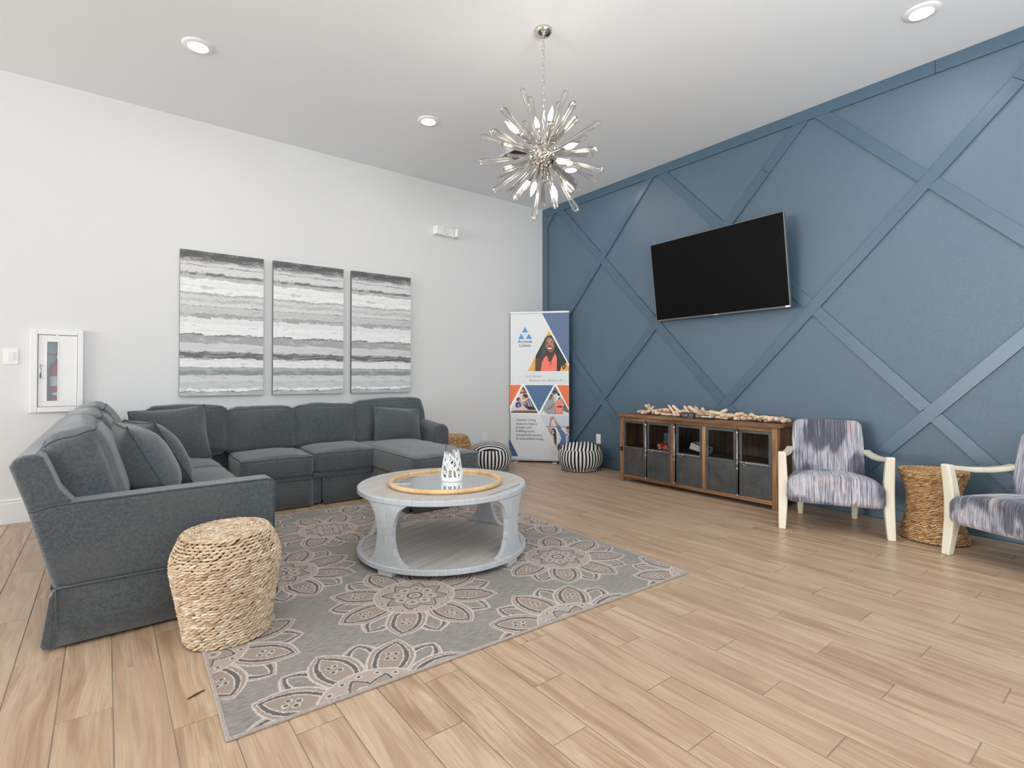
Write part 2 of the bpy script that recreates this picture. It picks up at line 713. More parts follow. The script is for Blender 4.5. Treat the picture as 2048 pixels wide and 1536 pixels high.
def downlight(x, y, label, power=26):
    t = thing('downlight', label, 'ceiling light', (x, y, H), group='recessed ceiling downlights')
    MB().lathe([(0.062, -0.012), (0.088, -0.009), (0.097, -0.003), (0.097, 0.0)], 40, cap=False).build('trim_ring', M['white_trim'], t, smooth=True)
    MB().lathe([(0.0005, -0.0085), (0.055, -0.0085), (0.0635, -0.0055)], 40, cap=False).build('lens', glow, t)
    return t


downlight(-4.21, -1.21, 'round white recessed downlight above the fire extinguisher cabinet end of the sofa')
downlight(-2.452, -1.25, 'small round recessed downlight between the sofa wall and the chandelier')
downlight(-0.70, -4.356, 'round white recessed downlight over the armchairs at the blue wall')
downlight(-0.695, -1.247, 'round recessed downlight seen through the chandelier near the corner')
for x, y, lab_ in ((-4.21, -4.356, 'round recessed downlight in the ceiling above the camera'), (-2.452, -4.356, 'round recessed downlight above the open floor in front of the rug'), (-2.452, -7.4, 'round recessed downlight in the ceiling far behind the camera')):
    downlight(x, y, lab_)

# ceiling vent
t = thing('ceiling_vent', 'small white square air vent in the ceiling behind the chandelier', 'vent', (-1.41, -1.18, H))
b = MB()
for x0, x1, y0, y1 in ((-.11, .11, -.135, -.105), (-.11, .11, .105, .135), (-.11, -.085, -.105, .105), (.085, .11, -.105, .105)):
    b.bb(x0, x1, y0, y1, -0.008, 0)
b.build('vent_frame', M['white_trim'], t, bevel=0.002)
MB().bb(-.084, .084, -.104, .104, -0.002, 0).build('duct', plain('duct_grey', (70, 72, 74), 0.6), t)
for k in range(7):
    MB().box((0, -0.09 + k * 0.03, -0.006), (0.168, 0.024, 0.002), rot=rx(0.5)).build('slat', M['steel'], t)

# emergency light on the white wall
t = thing('emergency_light', 'white emergency light with two LED heads high on the white wall', 'emergency light', (-1.54, 0, 2.785))
MB().bb(-0.168, 0.120, -0.052, 0, -0.050, 0.050).build('body', M['white_plastic'], t, bevel=0.01, seg=3)
led = plain('led_lens', (252, 252, 252), 0.15)
for sx, ang in ((-0.115, 0.0), (0.128, 0.75)):
    hd = MB().box((0, 0, 0), (0.105, 0.03, 0.1)).build('lamp_head', M['white_plastic'], t, bevel=0.008, seg=3)
    hd.location = (sx, -0.066 if ang == 0 else -0.062, 0 if ang == 0 else -0.006)
    hd.rotation_euler = (0.06, 0, ang)
    for a in range(3 if ang == 0 else 4):
        for c in range(4):
            n_ = 3 if ang == 0 else 4
            q = MB().ball((-0.036 + a * 0.072 / (n_ - 1), -0.016, -0.034 + c * 0.0226), 0.0085, 8, 5).build('led', led, hd, smooth=True)
MB().box((0.0, -0.057, -0.025), (0.012, 0.004, 0.012)).build('test_button', M['steel'], t)

# light switch and outlets
t = thing('light_switch', 'white rocker light switch plate left of the extinguisher cabinet', 'light switch', (-5.248, 0, 1.235))
MB().bb(-0.039, 0.039, -0.006, 0, -0.06, 0.06).build('wall_plate', M['white_plastic'], t, bevel=0.003)
MB().box((0, -0.008, 0), (0.034, 0.006, 0.066), rot=rx(0.06)).build('rocker', M['white_plastic'], t, bevel=0.0015)


def outlet(name, loc, rz, label):
    t = thing(name, label, 'outlet', loc, rz, group='wall outlets')
    MB().bb(-0.036, 0.036, -0.006, 0, -0.058, 0.058).build('wall_plate', M['white_plastic'], t, bevel=0.003)
    for s in (-1, 1):
        q = MB().lathe([(0.0165, -0.002), (0.0165, 0.0025), (0.015, 0.003)], 20, xf=XF((0, -0.006, s * 0.0195), rx(PI / 2))).build('socket', M['white_plastic'], t)
        for dx in (-0.006, 0.006):
            MB().bb(dx - 0.001, dx + 0.001, -0.0094, -0.009, s * 0.0195 - 0.002, s * 0.0195 + 0.006).build('slot', M['black'], q)


outlet('wall_outlet', (-0.973, 0, 0.345), 0, 'white outlet on the white wall above the striped pouf')
outlet('wall_outlet', (0, -1.0, 0.335), -PI / 2, 'white outlet on the blue wall beside the sideboard')

# fire extinguisher cabinet
t = thing('extinguisher_cabinet', 'white recessed cabinet with narrow window holding a fire extinguisher', 'cabinet', (-4.985, 0, 0.814))
ox0, ox1, oz1 = -0.158, 0.153, 0.633
ix0, ix1, iz0, iz1 = -0.115, 0.117, 0.040, 0.591
b = MB()
def frame_ring(b, o, i, y0, y1):
    (a0, a1, c0, c1), (e0, e1, f0, f1) = o, i
    b.bb(a0, e0, y0, y1, c0, c1).bb(e1, a1, y0, y1, c0, c1).bb(e0, e1, y0, y1, c0, f0).bb(e0, e1, y0, y1, f1, c1)
    return b
frame_ring(b, (ox0, ox1, 0, oz1), (ix0, ix1, iz0, iz1), -0.032, 0.0)
b.build('cabinet_frame', M['white_trim'], t, bevel=0.004, seg=2)
box_in = plain('cabinet_inside', (205, 210, 214), 0.5)
b = MB()
b.bb(-.121, -.118, 0, .135, .036, .595).bb(.118, .121, 0, .135, .036, .595).bb(-.118, .118, 0, .135, .036, .039).bb(-.118, .118, 0, .135, .592, .595).bb(-.118, .118, .132, .135, .039, .592)
b.build('cabinet_box', box_in, t)
wx0, wx1, wz0, wz1 = -0.062, -0.001, 0.086, 0.538
b = MB()
frame_ring(b, (ix0 + 0.003, ix1 - 0.003, iz0 + 0.003, iz1 - 0.003), (wx0, wx1, wz0, wz1), -0.022, -0.008)
dr = b.build('door', M['white_trim'], t, bevel=0.001)
b = MB()
frame_ring(b, (wx0 - 0.006, wx1 + 0.006, wz0 - 0.006, wz1 + 0.006), (wx0, wx1, wz0, wz1), -0.0245, -0.021)
b.build('window_bead', M['white_plastic'], dr)
M['window_glass'] = clear_glass('window_glass', (0.90, 0.95, 0.96), (0.7, 0.78, 0.8), 0.8)
MB().bb(wx0 - 0.004, wx1 + 0.004, -0.013, -0.011, wz0 - 0.004, wz1 + 0.004).build('pane', M['window_glass'], dr)
MB().tube([(-0.097, -0.022, 0.262), (-0.097, -0.045, 0.270), (-0.097, -0.045, 0.352), (-0.097, -0.022, 0.360)], 0.0055, 8).build('handle', M['steel'], dr, smooth=True)
MB().box((-0.004, -0.0225, iz1 - 0.002), (0.012, 0.004, 0.006)).build('latch', M['steel'], dr)

t = thing('fire_extinguisher', 'red fire extinguisher seen through the narrow cabinet window', 'extinguisher', (-4.985, 0.065, 0.853))
red = plain('extinguisher_red', (196, 52, 62), 0.3)
MB().lathe([(0.048, 0), (0.055, 0.006), (0.055, 0.30), (0.05, 0.325), (0.03, 0.345), (0.017, 0.352), (0.017, 0.37)], 28).build('cylinder', red, t, smooth=True)
lab = MB().lathe([(0.0556, 0.16), (0.0556, 0.235)], 28, cap=False).build('paper_label', plain('label_white', (230, 232, 236), 0.5), t, smooth=True)
tri_v = []
b = MB()
for k in range(5):
    a0, a1 = -PI / 2 - 0.75 + k * 0.3, -PI / 2 - 0.75 + (k + 1) * 0.3
    h0, h1 = 0.004 + k * 0.005, 0.004 + (k + 1) * 0.005
    b.add([(0.0557 * math.cos(a), 0.0557 * math.sin(a), 0.10 + s * h) for a, h, s in ((a0, h0, -1), (a1, h1, -1), (a1, h1, 1), (a0, h0, 1))], [(0, 1, 2, 3)])
b.build('warning_flash', lab.data.materials[0], t)
MB().box((0.0, 0, 0.385), (0.022, 0.03, 0.03)).build('valve', M['steel'], t, bevel=0.003)
MB().box((-0.03, 0, 0.405), (0.10, 0.016, 0.008), rot=ry(0.15)).build('lever', M['black'], t, bevel=0.002)
MB().tube([(0.015, 0, 0.385), (0.05, 0, 0.38), (0.064, 0, 0.34), (0.064, 0, 0.2)], 0.007, 8).build('hose', M['black'], t, smooth=True)

# ------------------------------------------------------------------ soft goods
def fabric(name, dark, light, scale=420, sheen=0.25, bumps=0.5, warm=None):
    g = G(name)
    c = g.coord()
    n1 = g.noise(g.scale(c, (1, 1, 1.4)), scale, 2, 0.6)
    n2 = g.noise(c, 75, 3, 0.6)
    n3 = g.noise(c, 4.0, 3, 0.5)
    f = g.sm(n1 * 0.7 + n2 * 0.3, 0.38, 0.62)
    col = g.mix(f, srgb(*dark), srgb(*light))
    if warm:
        col = g.mix(g.sm(n3, 0.45, 0.7) * 0.5, col, srgb(*warm))
    return g.out(col, 0.92, spec=0.15, normal=g.bump(n1 * 0.6 + n2 * 0.4, bumps, 0.003), sheen=sheen)


M['sofa'] = fabric('slate_chenille', (53, 60, 65), (103, 108, 111), 400, 0.5, 0.8, (96, 95, 93))
M['piping'] = fabric('slate_piping', (52, 59, 64), (88, 94, 98), 330)


def nz(p, s, amp, seed=0.0):
    return noise.noise(Vector((p[0] * s + seed, p[1] * s - seed * 0.7, p[2] * s + seed * 1.3))) * amp


def cush_map(a, b_, c, hw, hd, hh, r, crown, side, seed, lump):
    p = Vector((a * hw, b_ * hd, c * hh))
    q = Vector((max(-hw + r, min(hw - r, p.x)), max(-hd + r, min(hd - r, p.y)), max(-hh + r, min(hh - r, p.z))))
    d = p - q
    if d.length > 1e-9:
        p = q + d.normalized() * r
    p.z += c * crown * max(0, (1 - a * a)) ** 0.8 * max(0, (1 - b_ * b_)) ** 0.8
    p.x += a * side * (1 - b_ * b_) * (1 - c * c)
    p.y += b_ * side * (1 - a * a) * (1 - c * c)
    if lump:
        n = nz(p, 7.0, lump, seed) + nz(p, 16.0, lump * 0.5, seed + 3)
        p.z += n
        p.y += nz(p, 6.0, lump * 0.8, seed + 9)
        p.x += nz(p, 6.0, lump * 0.8, seed + 19)
    return p


def cushion(name, w, d, h, parent, mat, xf, r=0.035, crown=0.03, side=0.012, seed=0.0, lump=0.006, n=14, pipe=True, pr_=0.0048):
    hw, hd, hh = w / 2, d / 2, h / 2
    mp = lambda a, b_, c: cush_map(a, b_, c, hw, hd, hh, r, crown, side, seed, lump)
    t = [-1 + 2 * i / n for i in range(n + 1)]
    t = [math.copysign(abs(x) ** 0.75, x) for x in t]
    b = MB()
    idx = {}
    V_, F_ = [], []

    def vid(a, e, c):
        k = (round(a, 5), round(e, 5), round(c, 5))
        if k not in idx:
            idx[k] = len(V_)
            V_.append(mp(a, e, c))
        return idx[k]
    for s in (-1, 1):
        for i in range(n):
            for j in range(n):
                a0, a1, e0, e1 = t[i], t[i + 1], t[j], t[j + 1]
                F_.append([vid(a0, e0, s), vid(a1, e0, s), vid(a1, e1, s), vid(a0, e1, s)])
                F_.append([vid(a0, s, e0), vid(a1, s, e0), vid(a1, s, e1), vid(a0, s, e1)])
                F_.append([vid(s, a0, e0), vid(s, a1, e0), vid(s, a1, e1), vid(s, a0, e1)])
    b.add(V_, F_, 0, xf)
    o = b.build(name, mat, parent, smooth=True)
    if pipe:
        for s in (-1, 1):
            pb = MB()
            path = []
            m = n
            ring = [(t[i], -1) for i in range(m)] + [(1, t[i]) for i in range(m)] + [(t[m - i], 1) for i in range(m)] + [(-1, t[m - i]) for i in range(m)]
            for (a, e) in ring:
                path.append(mp(a, e, s * 0.93))
            pb.tube([(xf @ p) for p in path], pr_, 6, closed=True)
            q = pb.build('piping', M['piping'], o, smooth=True)
    return o


def pillow(name, w, h, t, mat, label, cat, loc, rot, group=None, seed=0.0, pin=0.05):
    n = 22
    b = MB()
    V_, F_ = [], []
    idx = {}

    def pt(i, j, s):
        u, v = -1 + 2 * i / n, -1 + 2 * j / n
        u, v = math.sin(u * PI / 2), math.sin(v * PI / 2)
        x = u * w / 2 * (1 - pin * (1 - v * v) * 0.5)
        z_ = v * h / 2 * (1 - pin * (1 - u * u))
        th = t / 2 * max(0, 1 - abs(u) ** 2.2) ** 0.62 * max(0, 1 - abs(v) ** 2.2) ** 0.62
        p = Vector((x, s * th, z_))
        e = (1 - u * u) * (1 - v * v)
        p.y += nz(p, 7, 0.016, seed) * min(1, e * 3)
        p.x += nz(p, 5, 0.010, seed + 5)
        p.z += nz(p, 5, 0.010, seed + 8)
        return p
    for s in (-1, 1):
        for i in range(n + 1):
            for j in range(n + 1):
                edge = i in (0, n) or j in (0, n)
                k = (i, j, 0 if edge else s)
                if k not in idx:
                    idx[k] = len(V_)
                    V_.append(pt(i, j, 0 if edge else s))
    for s in (-1, 1):
        for i in range(n):
            for j in range(n):
                f = []
                for (a, c) in ((i, j), (i + 1, j), (i + 1, j + 1), (i, j + 1)):
                    edge = a in (0, n) or c in (0, n)
                    f.append(idx[(a, c, 0 if edge else s)])
                F_.append(f)
    b.add(V_, F_)
    o = b.build(name, mat, None, smooth=True)
    o.matrix_world = XF(loc, rot)
    tag(o, label, cat, group)
    ring = [(i, 0) for i in range(n)] + [(n, j) for j in range(n)] + [(n - i, n) for i in range(n)] + [(0, n - j) for j in range(n)]
    MB().tube([pt(i, j, 0) for i, j in ring], 0.0045, 6, closed=True).build('piping', M['piping'], o, smooth=True)
    return o


# ------------------------------------------------------------------ sectional sofa
S = thing('sectional_sofa', 'large slate grey U-shaped sectional sofa with chaise and pleated skirt', 'sofa', (-3.6, -1.2, 0))


def sp(b, name, parent=None, bevel=0.0, seg=3, mat='sofa', **k):
    for i, p in enumerate(b.v):
        b.v[i] = p - Vector((-3.6, -1.2, 0))
    return b.build(name, M[mat], parent or S, bevel=bevel, seg=seg, **k)


SX = lambda x, y, z, rot=None: XF((x + 3.6, y + 1.2, z), rot)
# seat platforms
sp(MB().bb(-4.83, -4.06, -2.44, -0.06, 0.03, 0.262), 'seat_platform', bevel=0.012)
sp(MB().bb(-4.06, -2.78, -0.81, -0.06, 0.03, 0.225), 'seat_platform', bevel=0.012)
for xa, xb in ((-4.06, -3.318), (-3.302, -2.79)):
    sp(MB().bb(xa, xb, -0.837, -0.06, 0.225, 0.268), 'seat_platform', bevel=0.010)
sp(MB().bb(-2.78, -2.17, -1.60, -0.06, 0.03, 0.262), 'seat_platform', bevel=0.012)
# near arm with its sloping back post
arm = [(-4.852, 0.236), (-4.93, 0.552), (-4.845, 0.572), (-4.45, 0.579), (-4.06, 0.584), (-4.035, 0.578), (-4.026, 0.56), (-4.028, 0.236)]
o = sp(MB().prism(arm, -2.572, -2.43, 'y'), 'arm', bevel=0.02, seg=4)
e = [(x, -2.566, z) for x, z in [(-4.925, 0.55), (-4.85, 0.567), (-4.45, 0.575), (-4.07, 0.579), (-4.037, 0.572), (-4.031, 0.55), (-4.032, 0.236)]]
sp(MB().tube(e, 0.005, 6), 'piping', o, mat='piping', smooth=True)
post = [(-4.815, 0.10), (-4.853, 0.236), (-4.932, 0.555), (-4.985, 0.73), (-4.975, 0.758), (-4.945, 0.772), (-4.91, 0.776), (-4.885, 0.762), (-4.868, 0.72), (-4.835, 0.628), (-4.79, 0.57), (-4.70, 0.30), (-4.70, 0.10)]
sp(MB().prism(post, -2.56, -0.035, 'y'), 'back_frame', bevel=0.018, seg=4)
sp(MB().prism([(-0.035, 0.10), (-0.035, 0.70), (-0.055, 0.735), (-0.13, 0.735), (-0.16, 0.70), (-0.26, 0.262), (-0.26, 0.10)], -4.80, -1.97, 'x'), 'back_frame', bevel=0.018, seg=4)
# far arm beside the chaise, rolled top sloping to the front
b = MB()
V_, F_ = [], []
N_ = 14
prof_ = [(-2.085, 0.05), (-2.085, 0.50)] + [(-2.015 + 0.078 * math.cos(a), 0.525 + 0.078 * math.sin(a)) for a in [PI - PI * k / 10 for k in range(11)]] + [(-1.94, 0.05)]
for (yy, dz) in ((-0.06, 0.035), (-0.4, 0.03), (-0.73, 0.0), (-0.748, -0.004)):
    sh = 0.006 if yy < -0.74 else 0
    for (xx, zz) in prof_:
        V_.append((xx + (sh if xx < -2.0 else -sh), yy, (zz + (dz if zz > 0.3 else 0)) - sh * (zz > 0.5)))
m_ = len(prof_)
for i in range(3):
    for k in range(m_):
        k2 = (k + 1) % m_
        F_.append((i * m_ + k, i * m_ + k2, (i + 1) * m_ + k2, (i + 1) * m_ + k))
F_ += [list(range(m_)), [3 * m_ + k for k in range(m_)]]
b.add(V_, F_)
o = sp(b, 'arm', angle=50)
sp(MB().tube([V_[2 * m_ + k] for k in range(m_)], 0.005, 6), 'piping', o, mat='piping', smooth=True)


# skirts: hanging panels with kick pleats
def skirt(p, q, z0=0.012, z1=0.236, flare=0.012, name='skirt', th=0.012, seed=0.0):
    (xa, ya), (xb, yb) = p, q
    L = math.hypot(xb - xa, yb - ya)
    ux, uy = (xb - xa) / L, (yb - ya) / L
    nx, ny = uy, -ux
    n = max(6, int(L / 0.06))
    V_, F_ = [], []
    for i in range(n + 1):
        s = L * i / n
        for k, zz in enumerate((z1, z1 - 0.008, (z0 + z1) / 2, z0)):
            t = (z1 - zz) / (z1 - z0)
            f = flare * t + 0.006 * math.sin(s * 9 + seed) * t * t
            zz2 = zz + (0.004 * math.sin(s * 5 + seed * 2) if k == 3 else 0)
            for w in (0, th):
                V_.append((xa + ux * s + nx * (f + w), ya + uy * s + ny * (f + w), zz2))
    for i in range(n):
        a, c = i * 8, (i + 1) * 8
        for k in range(3):
            F_.append((a + 2 * k, c + 2 * k, c + 2 * k + 2, a + 2 * k + 2))
            F_.append((a + 2 * k + 1, a + 2 * k + 3, c + 2 * k + 3, c + 2 * k + 1))
        F_.append((a, a + 1, c + 1, c))
        F_.append((a + 6, c + 6, c + 7, a + 7))
    for a in (0, n * 8):
        for k in range(3):
            F_.append((a + 2 * k, a + 2 * k + 2, a + 2 * k + 3, a + 2 * k + 1))
    b = MB().add(V_, F_)
    o = sp(b, name, smooth=True)
    pts = [(xa + ux * L * i / 12 + nx * (th + 0.001), ya + uy * L * i / 12 + ny * (th + 0.001), z1 - 0.002) for i in range(13)]
    sp(MB().tube(pts, 0.0042, 6), 'piping', o, mat='piping', smooth=True)
    return o


skirt((-4.842, -2.565), (-4.03, -2.565), z1=0.238, seed=0.4)
skirt((-4.845, -0.06), (-4.845, -2.55), flare=0.018, seed=1.0)
skirt((-4.035, -2.55), (-4.035, -0.86), seed=2.0)
skirt((-3.98, -0.835), (-3.315, -0.835), z1=0.232, seed=0.9)
skirt((-3.235, -0.835), (-2.80, -0.835), z1=0.232, seed=2.2)
skirt((-2.795, -0.86), (-2.795, -1.59), z1=0.225, seed=3.0)
skirt((-2.79, -1.605), (-2.165, -1.605), z1=0.225, seed=0.2)
skirt((-2.16, -1.6), (-2.16, -0.76), z1=0.225, seed=1.7)
for (x, y) in ((-3.275, -0.832),):
    sp(MB().bb(x - 0.036, x + 0.036, y + 0.012, y + 0.022, 0.014, 0.228), 'kick_pleat', bevel=0.003)
fl = MB().prism([(-4.842, 0.235), (-4.852, 0.235), (-4.872, 0.02), (-4.858, 0.008), (-4.835, 0.012)], -2.592, -2.568, 'y')
sp(fl, 'kick_pleat', bevel=0.004)
fl = MB().prism([(-4.850, 0.232), (-4.862, 0.21), (-4.886, 0.03), (-4.876, 0.012), (-4.858, 0.02)], -2.600, -2.50, 'y')
sp(fl, 'kick_pleat', bevel=0.005)

# seat cushions (wing: three, back run: two, chaise: one long)
for k, (y0, y1) in enumerate(((-2.425, -1.745), (-1.745, -1.065), (-1.065, -0.30))):
    cushion('seat_cushion', 0.78, y1 - y0, 0.175, S, M['sofa'], SX(-4.40, (y0 + y1) / 2, 0.352), seed=k * 2.1, crown=0.03)
cushion('seat_cushion', 0.555, 0.56, 0.175, S, M['sofa'], SX(-3.587, -0.575, 0.345, rx(0.015)), seed=8.1, crown=0.030, side=0.014)
cushion('seat_cushion', 0.555, 0.56, 0.175, S, M['sofa'], SX(-3.024, -0.575, 0.362, rx(0.02)), seed=11.4, crown=0.028, side=0.014)
cushion('seat_cushion', 0.62, 1.37, 0.185, S, M['sofa'], SX(-2.475, -0.955, 0.352), seed=15.2, crown=0.034, side=0.012, n=18)

# back cushions
for k, (y0, y1, hh, lean, dx) in enumerate(((-2.425, -1.73, 0.42, -0.33, 0.0), (-1.73, -1.03, 0.43, -0.31, 0.015), (-1.03, -0.36, 0.44, -0.30, 0.03))):
    cushion('back_cushion', 0.20, y1 - y0, hh, S, M['sofa'], SX(-4.752 + dx, (y0 + y1) / 2, 0.648 + 0.008 * k, ry(lean) @ rzm(0)), r=0.055, crown=0.035, side=0.045, seed=20 + k * 3, lump=0.014, n=16)
for k, (xc, w, hh, zc, rzz) in enumerate(((-4.16, 0.56, 0.40, 0.635, 0.02), (-3.602, 0.545, 0.385, 0.615, 0.0), (-3.05, 0.545, 0.385, 0.62, -0.01), (-2.385, 0.74, 0.42, 0.635, 0.0))):
    o = cushion('back_cushion', w, 0.17, hh, S, M['sofa'], SX(xc, -0.285, zc, rx(-0.20) @ ry(-0.03 if k == 3 else 0.0) @ rzm(rzz)), r=0.045, crown=0.024, side=0.042, seed=31 + k * 4, lump=0.010, n=16)

# loose pillows
pg = 'slate throw pillows on the sofa'
pillow('throw_pillow', 0.46, 0.44, 0.25, M['sofa'], 'slate throw pillow seen edge-on nearest the woven stool', 'pillow', (-4.535, -2.08, 0.645), rzm(PI / 2 + 0.1) @ rx(-0.47), pg, 1.0)
pillow('throw_pillow', 0.46, 0.43, 0.22, M['sofa'], 'lighter slate throw pillow leaning second from the near arm', 'pillow', (-4.44, -1.60, 0.635), rzm(PI / 2 + 0.28) @ rx(-0.50), pg, 4.0)
pillow('throw_pillow', 0.50, 0.42, 0.20, M['sofa'], 'large slate throw pillow propped in the sofa corner', 'pillow', (-4.30, -0.62, 0.64), rzm(0.06) @ rx(-0.26) @ ry(-0.07), pg, 7.0)
pillow('throw_pillow', 0.50, 0.35, 0.20, M['sofa'], 'small slate throw pillow resting on the chaise', 'pillow', (-2.385, -0.50, 0.605), rzm(0.02) @ rx(-0.22) @ ry(0.05), pg, 11.0)


# ------------------------------------------------------------------ woven seagrass stools
def weave_mat(name, a, b_, c):
    g = G(name)
    r = g.rand_island()
    n = g.noise(scale=160, detail=3)
    big = g.noise(scale=9, detail=2)
    col = g.ramp(r, [(0.0, srgb(*a)), (0.35, srgb(*b_)), (0.8, srgb(*b_)), (1.0, srgb(*c))])
    col = g.mix(g.sm(n, 0.5, 0.75) * 0.35, col, srgb(*a))
    col = g.mix(g.sm(big, 0.5, 0.7) * 0.25, col, srgb(*a))
    return g.out(col, 0.7, spec=0.25, normal=g.bump(n, 0.4, 0.002))


M['seagrass_pale'] = weave_mat('seagrass_pale', (166, 138, 108), (212, 189, 160), (236, 222, 202))
M['seagrass_gold'] = weave_mat('seagrass_gold', (142, 104, 66), (196, 156, 110), (230, 202, 160))
M['weave_core'] = plain('weave_core', (70, 48, 30), 0.9)


def woven_stool(name, label, loc, prof, mat, rows=38, top_rings=13, group='woven seagrass stools', seed=1):
    """prof: list of (z, radius); rope rows of twisted stitches around a core"""
    rg = random.Random(seed)
    t = thing(name, label, 'stool', loc, 0, group)
    zt = prof[-1][0]

    def R(z):
        for (z0, r0), (z1, r1) in zip(prof, prof[1:]):
            if z <= z1:
                u = (z - z0) / (z1 - z0)
                return r0 + (r1 - r0) * u
        return prof[-1][1]
    MB().lathe([(R(zz) - 0.009, zz) for zz in [0.006 + (zt - 0.016) * i / 24 for i in range(25)]], 40).build('core', M['weave_core'], t, smooth=True)
    b = MB()
    base = [Vector((math.cos(2 * PI * k / 6), math.sin(2 * PI * k / 6), 0)) for k in range(6)]
    secs = [(-1.0, 0.25), (-0.6, 0.8), (0.0, 1.0), (0.6, 0.8), (1.0, 0.25)]

    def stitch(c, tang, nrm, up, L, w):
        V_, F_ = [], []
        for (s, q) in secs:
            for k in range(6):
                V_.append(c + tang * (s * L) + (nrm * base[k].x + up * base[k].y) * (w * q))
        for i in range(4):
            for k in range(6):
                k2 = (k + 1) % 6
                F_.append((i * 6 + k, i * 6 + k2, (i + 1) * 6 + k2, (i + 1) * 6 + k))
        b.add(V_, F_)
    dz = (zt - 0.012) / rows
    for i in range(rows):
        z = 0.008 + dz * (i + 0.5)
        r = R(z)
        n = int(2 * PI * r / 0.0245)
        ph = rg.random() * 6
        for k in range(n):
            a = 2 * PI * (k + rg.uniform(-0.12, 0.12)) / n + ph
            er = Vector((math.cos(a), math.sin(a), 0))
            et = Vector((-math.sin(a), math.cos(a), 0))
            tilt = 0.24 + rg.uniform(-0.12, 0.12)
            tg = (et * math.cos(tilt) + Vector((0, 0, 1)) * math.sin(tilt) - er * 0.10).normalized()
            up = er.cross(tg).normalized()
            stitch(er * (r - 0.004 + rg.uniform(-0.0015, 0.0015)) + Vector((0, 0, z + rg.uniform(-0.0012, 0.0012))), tg, er, up, 0.0172, dz * 0.50)
    rt = R(zt)
    for i in range(top_rings):
        r = rt - 0.004 - (rt - 0.012) * i / (top_rings - 0.5)
        n = max(5, int(2 * PI * r / 0.0245))
        for k in range(n):
            a = 2 * PI * k / n + i
            er = Vector((math.cos(a), math.sin(a), 0))
            et = Vector((-math.sin(a), math.cos(a), 0))
            tl = 0.35 * (1 if i % 2 else -1)
            tg = (et * math.cos(tl) + er * math.sin(tl)).normalized()
            stitch(er * r + Vector((0, 0, zt - 0.006 + rg.uniform(-0.001, 0.001))), tg, Vector((0, 0, 1)), tg.cross(Vector((0, 0, 1))), min(0.0172, r * 0.9), 0.0068)
    o = b.build('seagrass_weave', mat, t, smooth=True)
    o['kind'] = 'stuff'
    return t


barrel = [(0.0, 0.164), (0.08, 0.174), (0.20, 0.193), (0.29, 0.208), (0.325, 0.209), (0.36, 0.203), (0.40, 0.184), (0.428, 0.170), (0.440, 0.160)]
st1 = woven_stool('woven_stool', 'pale barrel-shaped seagrass stool at the sofa arm on the rug corner', (-4.276, -2.849, 0.0045), barrel, M['seagrass_pale'], seed=3)
st1.rotation_euler = (0.008, -0.024, 0)
glass_ = [(0.0, 0.188), (0.05, 0.183), (0.13, 0.158), (0.22, 0.143), (0.30, 0.146), (0.37, 0.162), (0.42, 0.181), (0.445, 0.190), (0.460, 0.186)]
woven_stool('woven_stool', 'golden hourglass-shaped seagrass stool between the two armchairs', (-0.335, -4.30, 0), glass_, M['seagrass_gold'], seed=5)
woven_stool('woven_stool', 'golden seagrass stool half hidden behind the far sofa arm', (-1.665, -0.36, 0), barrel, M['seagrass_gold'], seed=9)


# ------------------------------------------------------------------ striped poufs
g = G('stripe_fabric')
x, y, z = g.xyz()
ang = g.m('ARCTAN2', y, x)
side = g.gt(g.sin(ang * 38.0), -0.05)
top = g.gt(g.sin((x + g.sin(y * 9.0) * 0.012) * 150.0), -0.05)
tz = g.gt(z, 0.242)
n = g.noise(scale=300, detail=2)
f = side + (top - side) * tz
stripe_mat = g.out(g.mix(f, srgb(34, 36, 42), srgb(232, 230, 224)), 0.9, spec=0.1, normal=g.bump(n, 0.4, 0.002))


def pouf(label, loc, R, h, rz, seed):
    t = thing('striped_pouf', label, 'pouf', loc, rz, group='striped poufs')
    prof = []
    for i in range(25):
        p = PI * i / 24
        zz = 0.5 - 0.5 * math.cos(p)
        r = math.sin(p) ** (0.40 if p < PI / 2 else 0.62)
        prof.append((max(0.001, R * r), h * (zz * 0.985 + 0.006)))
    prof[0] = (R * 0.55, 0.004)
    prof[1] = (R * 0.78, 0.004)
    prof[2] = (R * 0.86, 0.012)
    w = lambda a, z_: 1 + 0.018 * math.sin(3 * a + seed) + 0.012 * math.sin(5 * a + seed * 2 + z_ * 9)
    b = MB().lathe(prof, 64, wob=w)
    for i, p in enumerate(b.v):
        p.z += 0.012 * math.sin(2.0 * math.atan2(p.y, p.x) + seed) * max(0, p.z / h - 0.5)
    b.build('cover', stripe_mat, t, smooth=True)
    zs = 0.242
    rs = max(r for r, z_ in prof if z_ >= zs)
    pts = []
    for k in range(48):
        a = 2 * PI * k / 48
        pts.append((rs * 1.004 * w(a, zs) * math.cos(a), rs * 1.004 * w(a, zs) * math.sin(a), zs + 0.012 * math.sin(2 * a + seed) * (zs / h - 0.5)))
    MB().tube(pts, 0.004, 6, closed=True).build('seam', stripe_mat, t, smooth=True)


pouf('round black and white striped pouf in front of the blue wall outlet', (-0.30, -0.985, 0), 0.262, 0.318, -0.9, 0.5)
pouf('round black and white striped pouf at the white wall beyond the chaise', (-1.12, -0.315, 0), 0.262, 0.312, 0.9, 2.1)

# ------------------------------------------------------------------ rug with printed medallions
g = G('medallion_rug')
x, y, z = g.xyz()                      # local: x along the near edge, y away from the camera
DXR, DYR = 0.932, 0.69
ax, ay = x - 0.899, y - 0.612          # one full medallion sits here


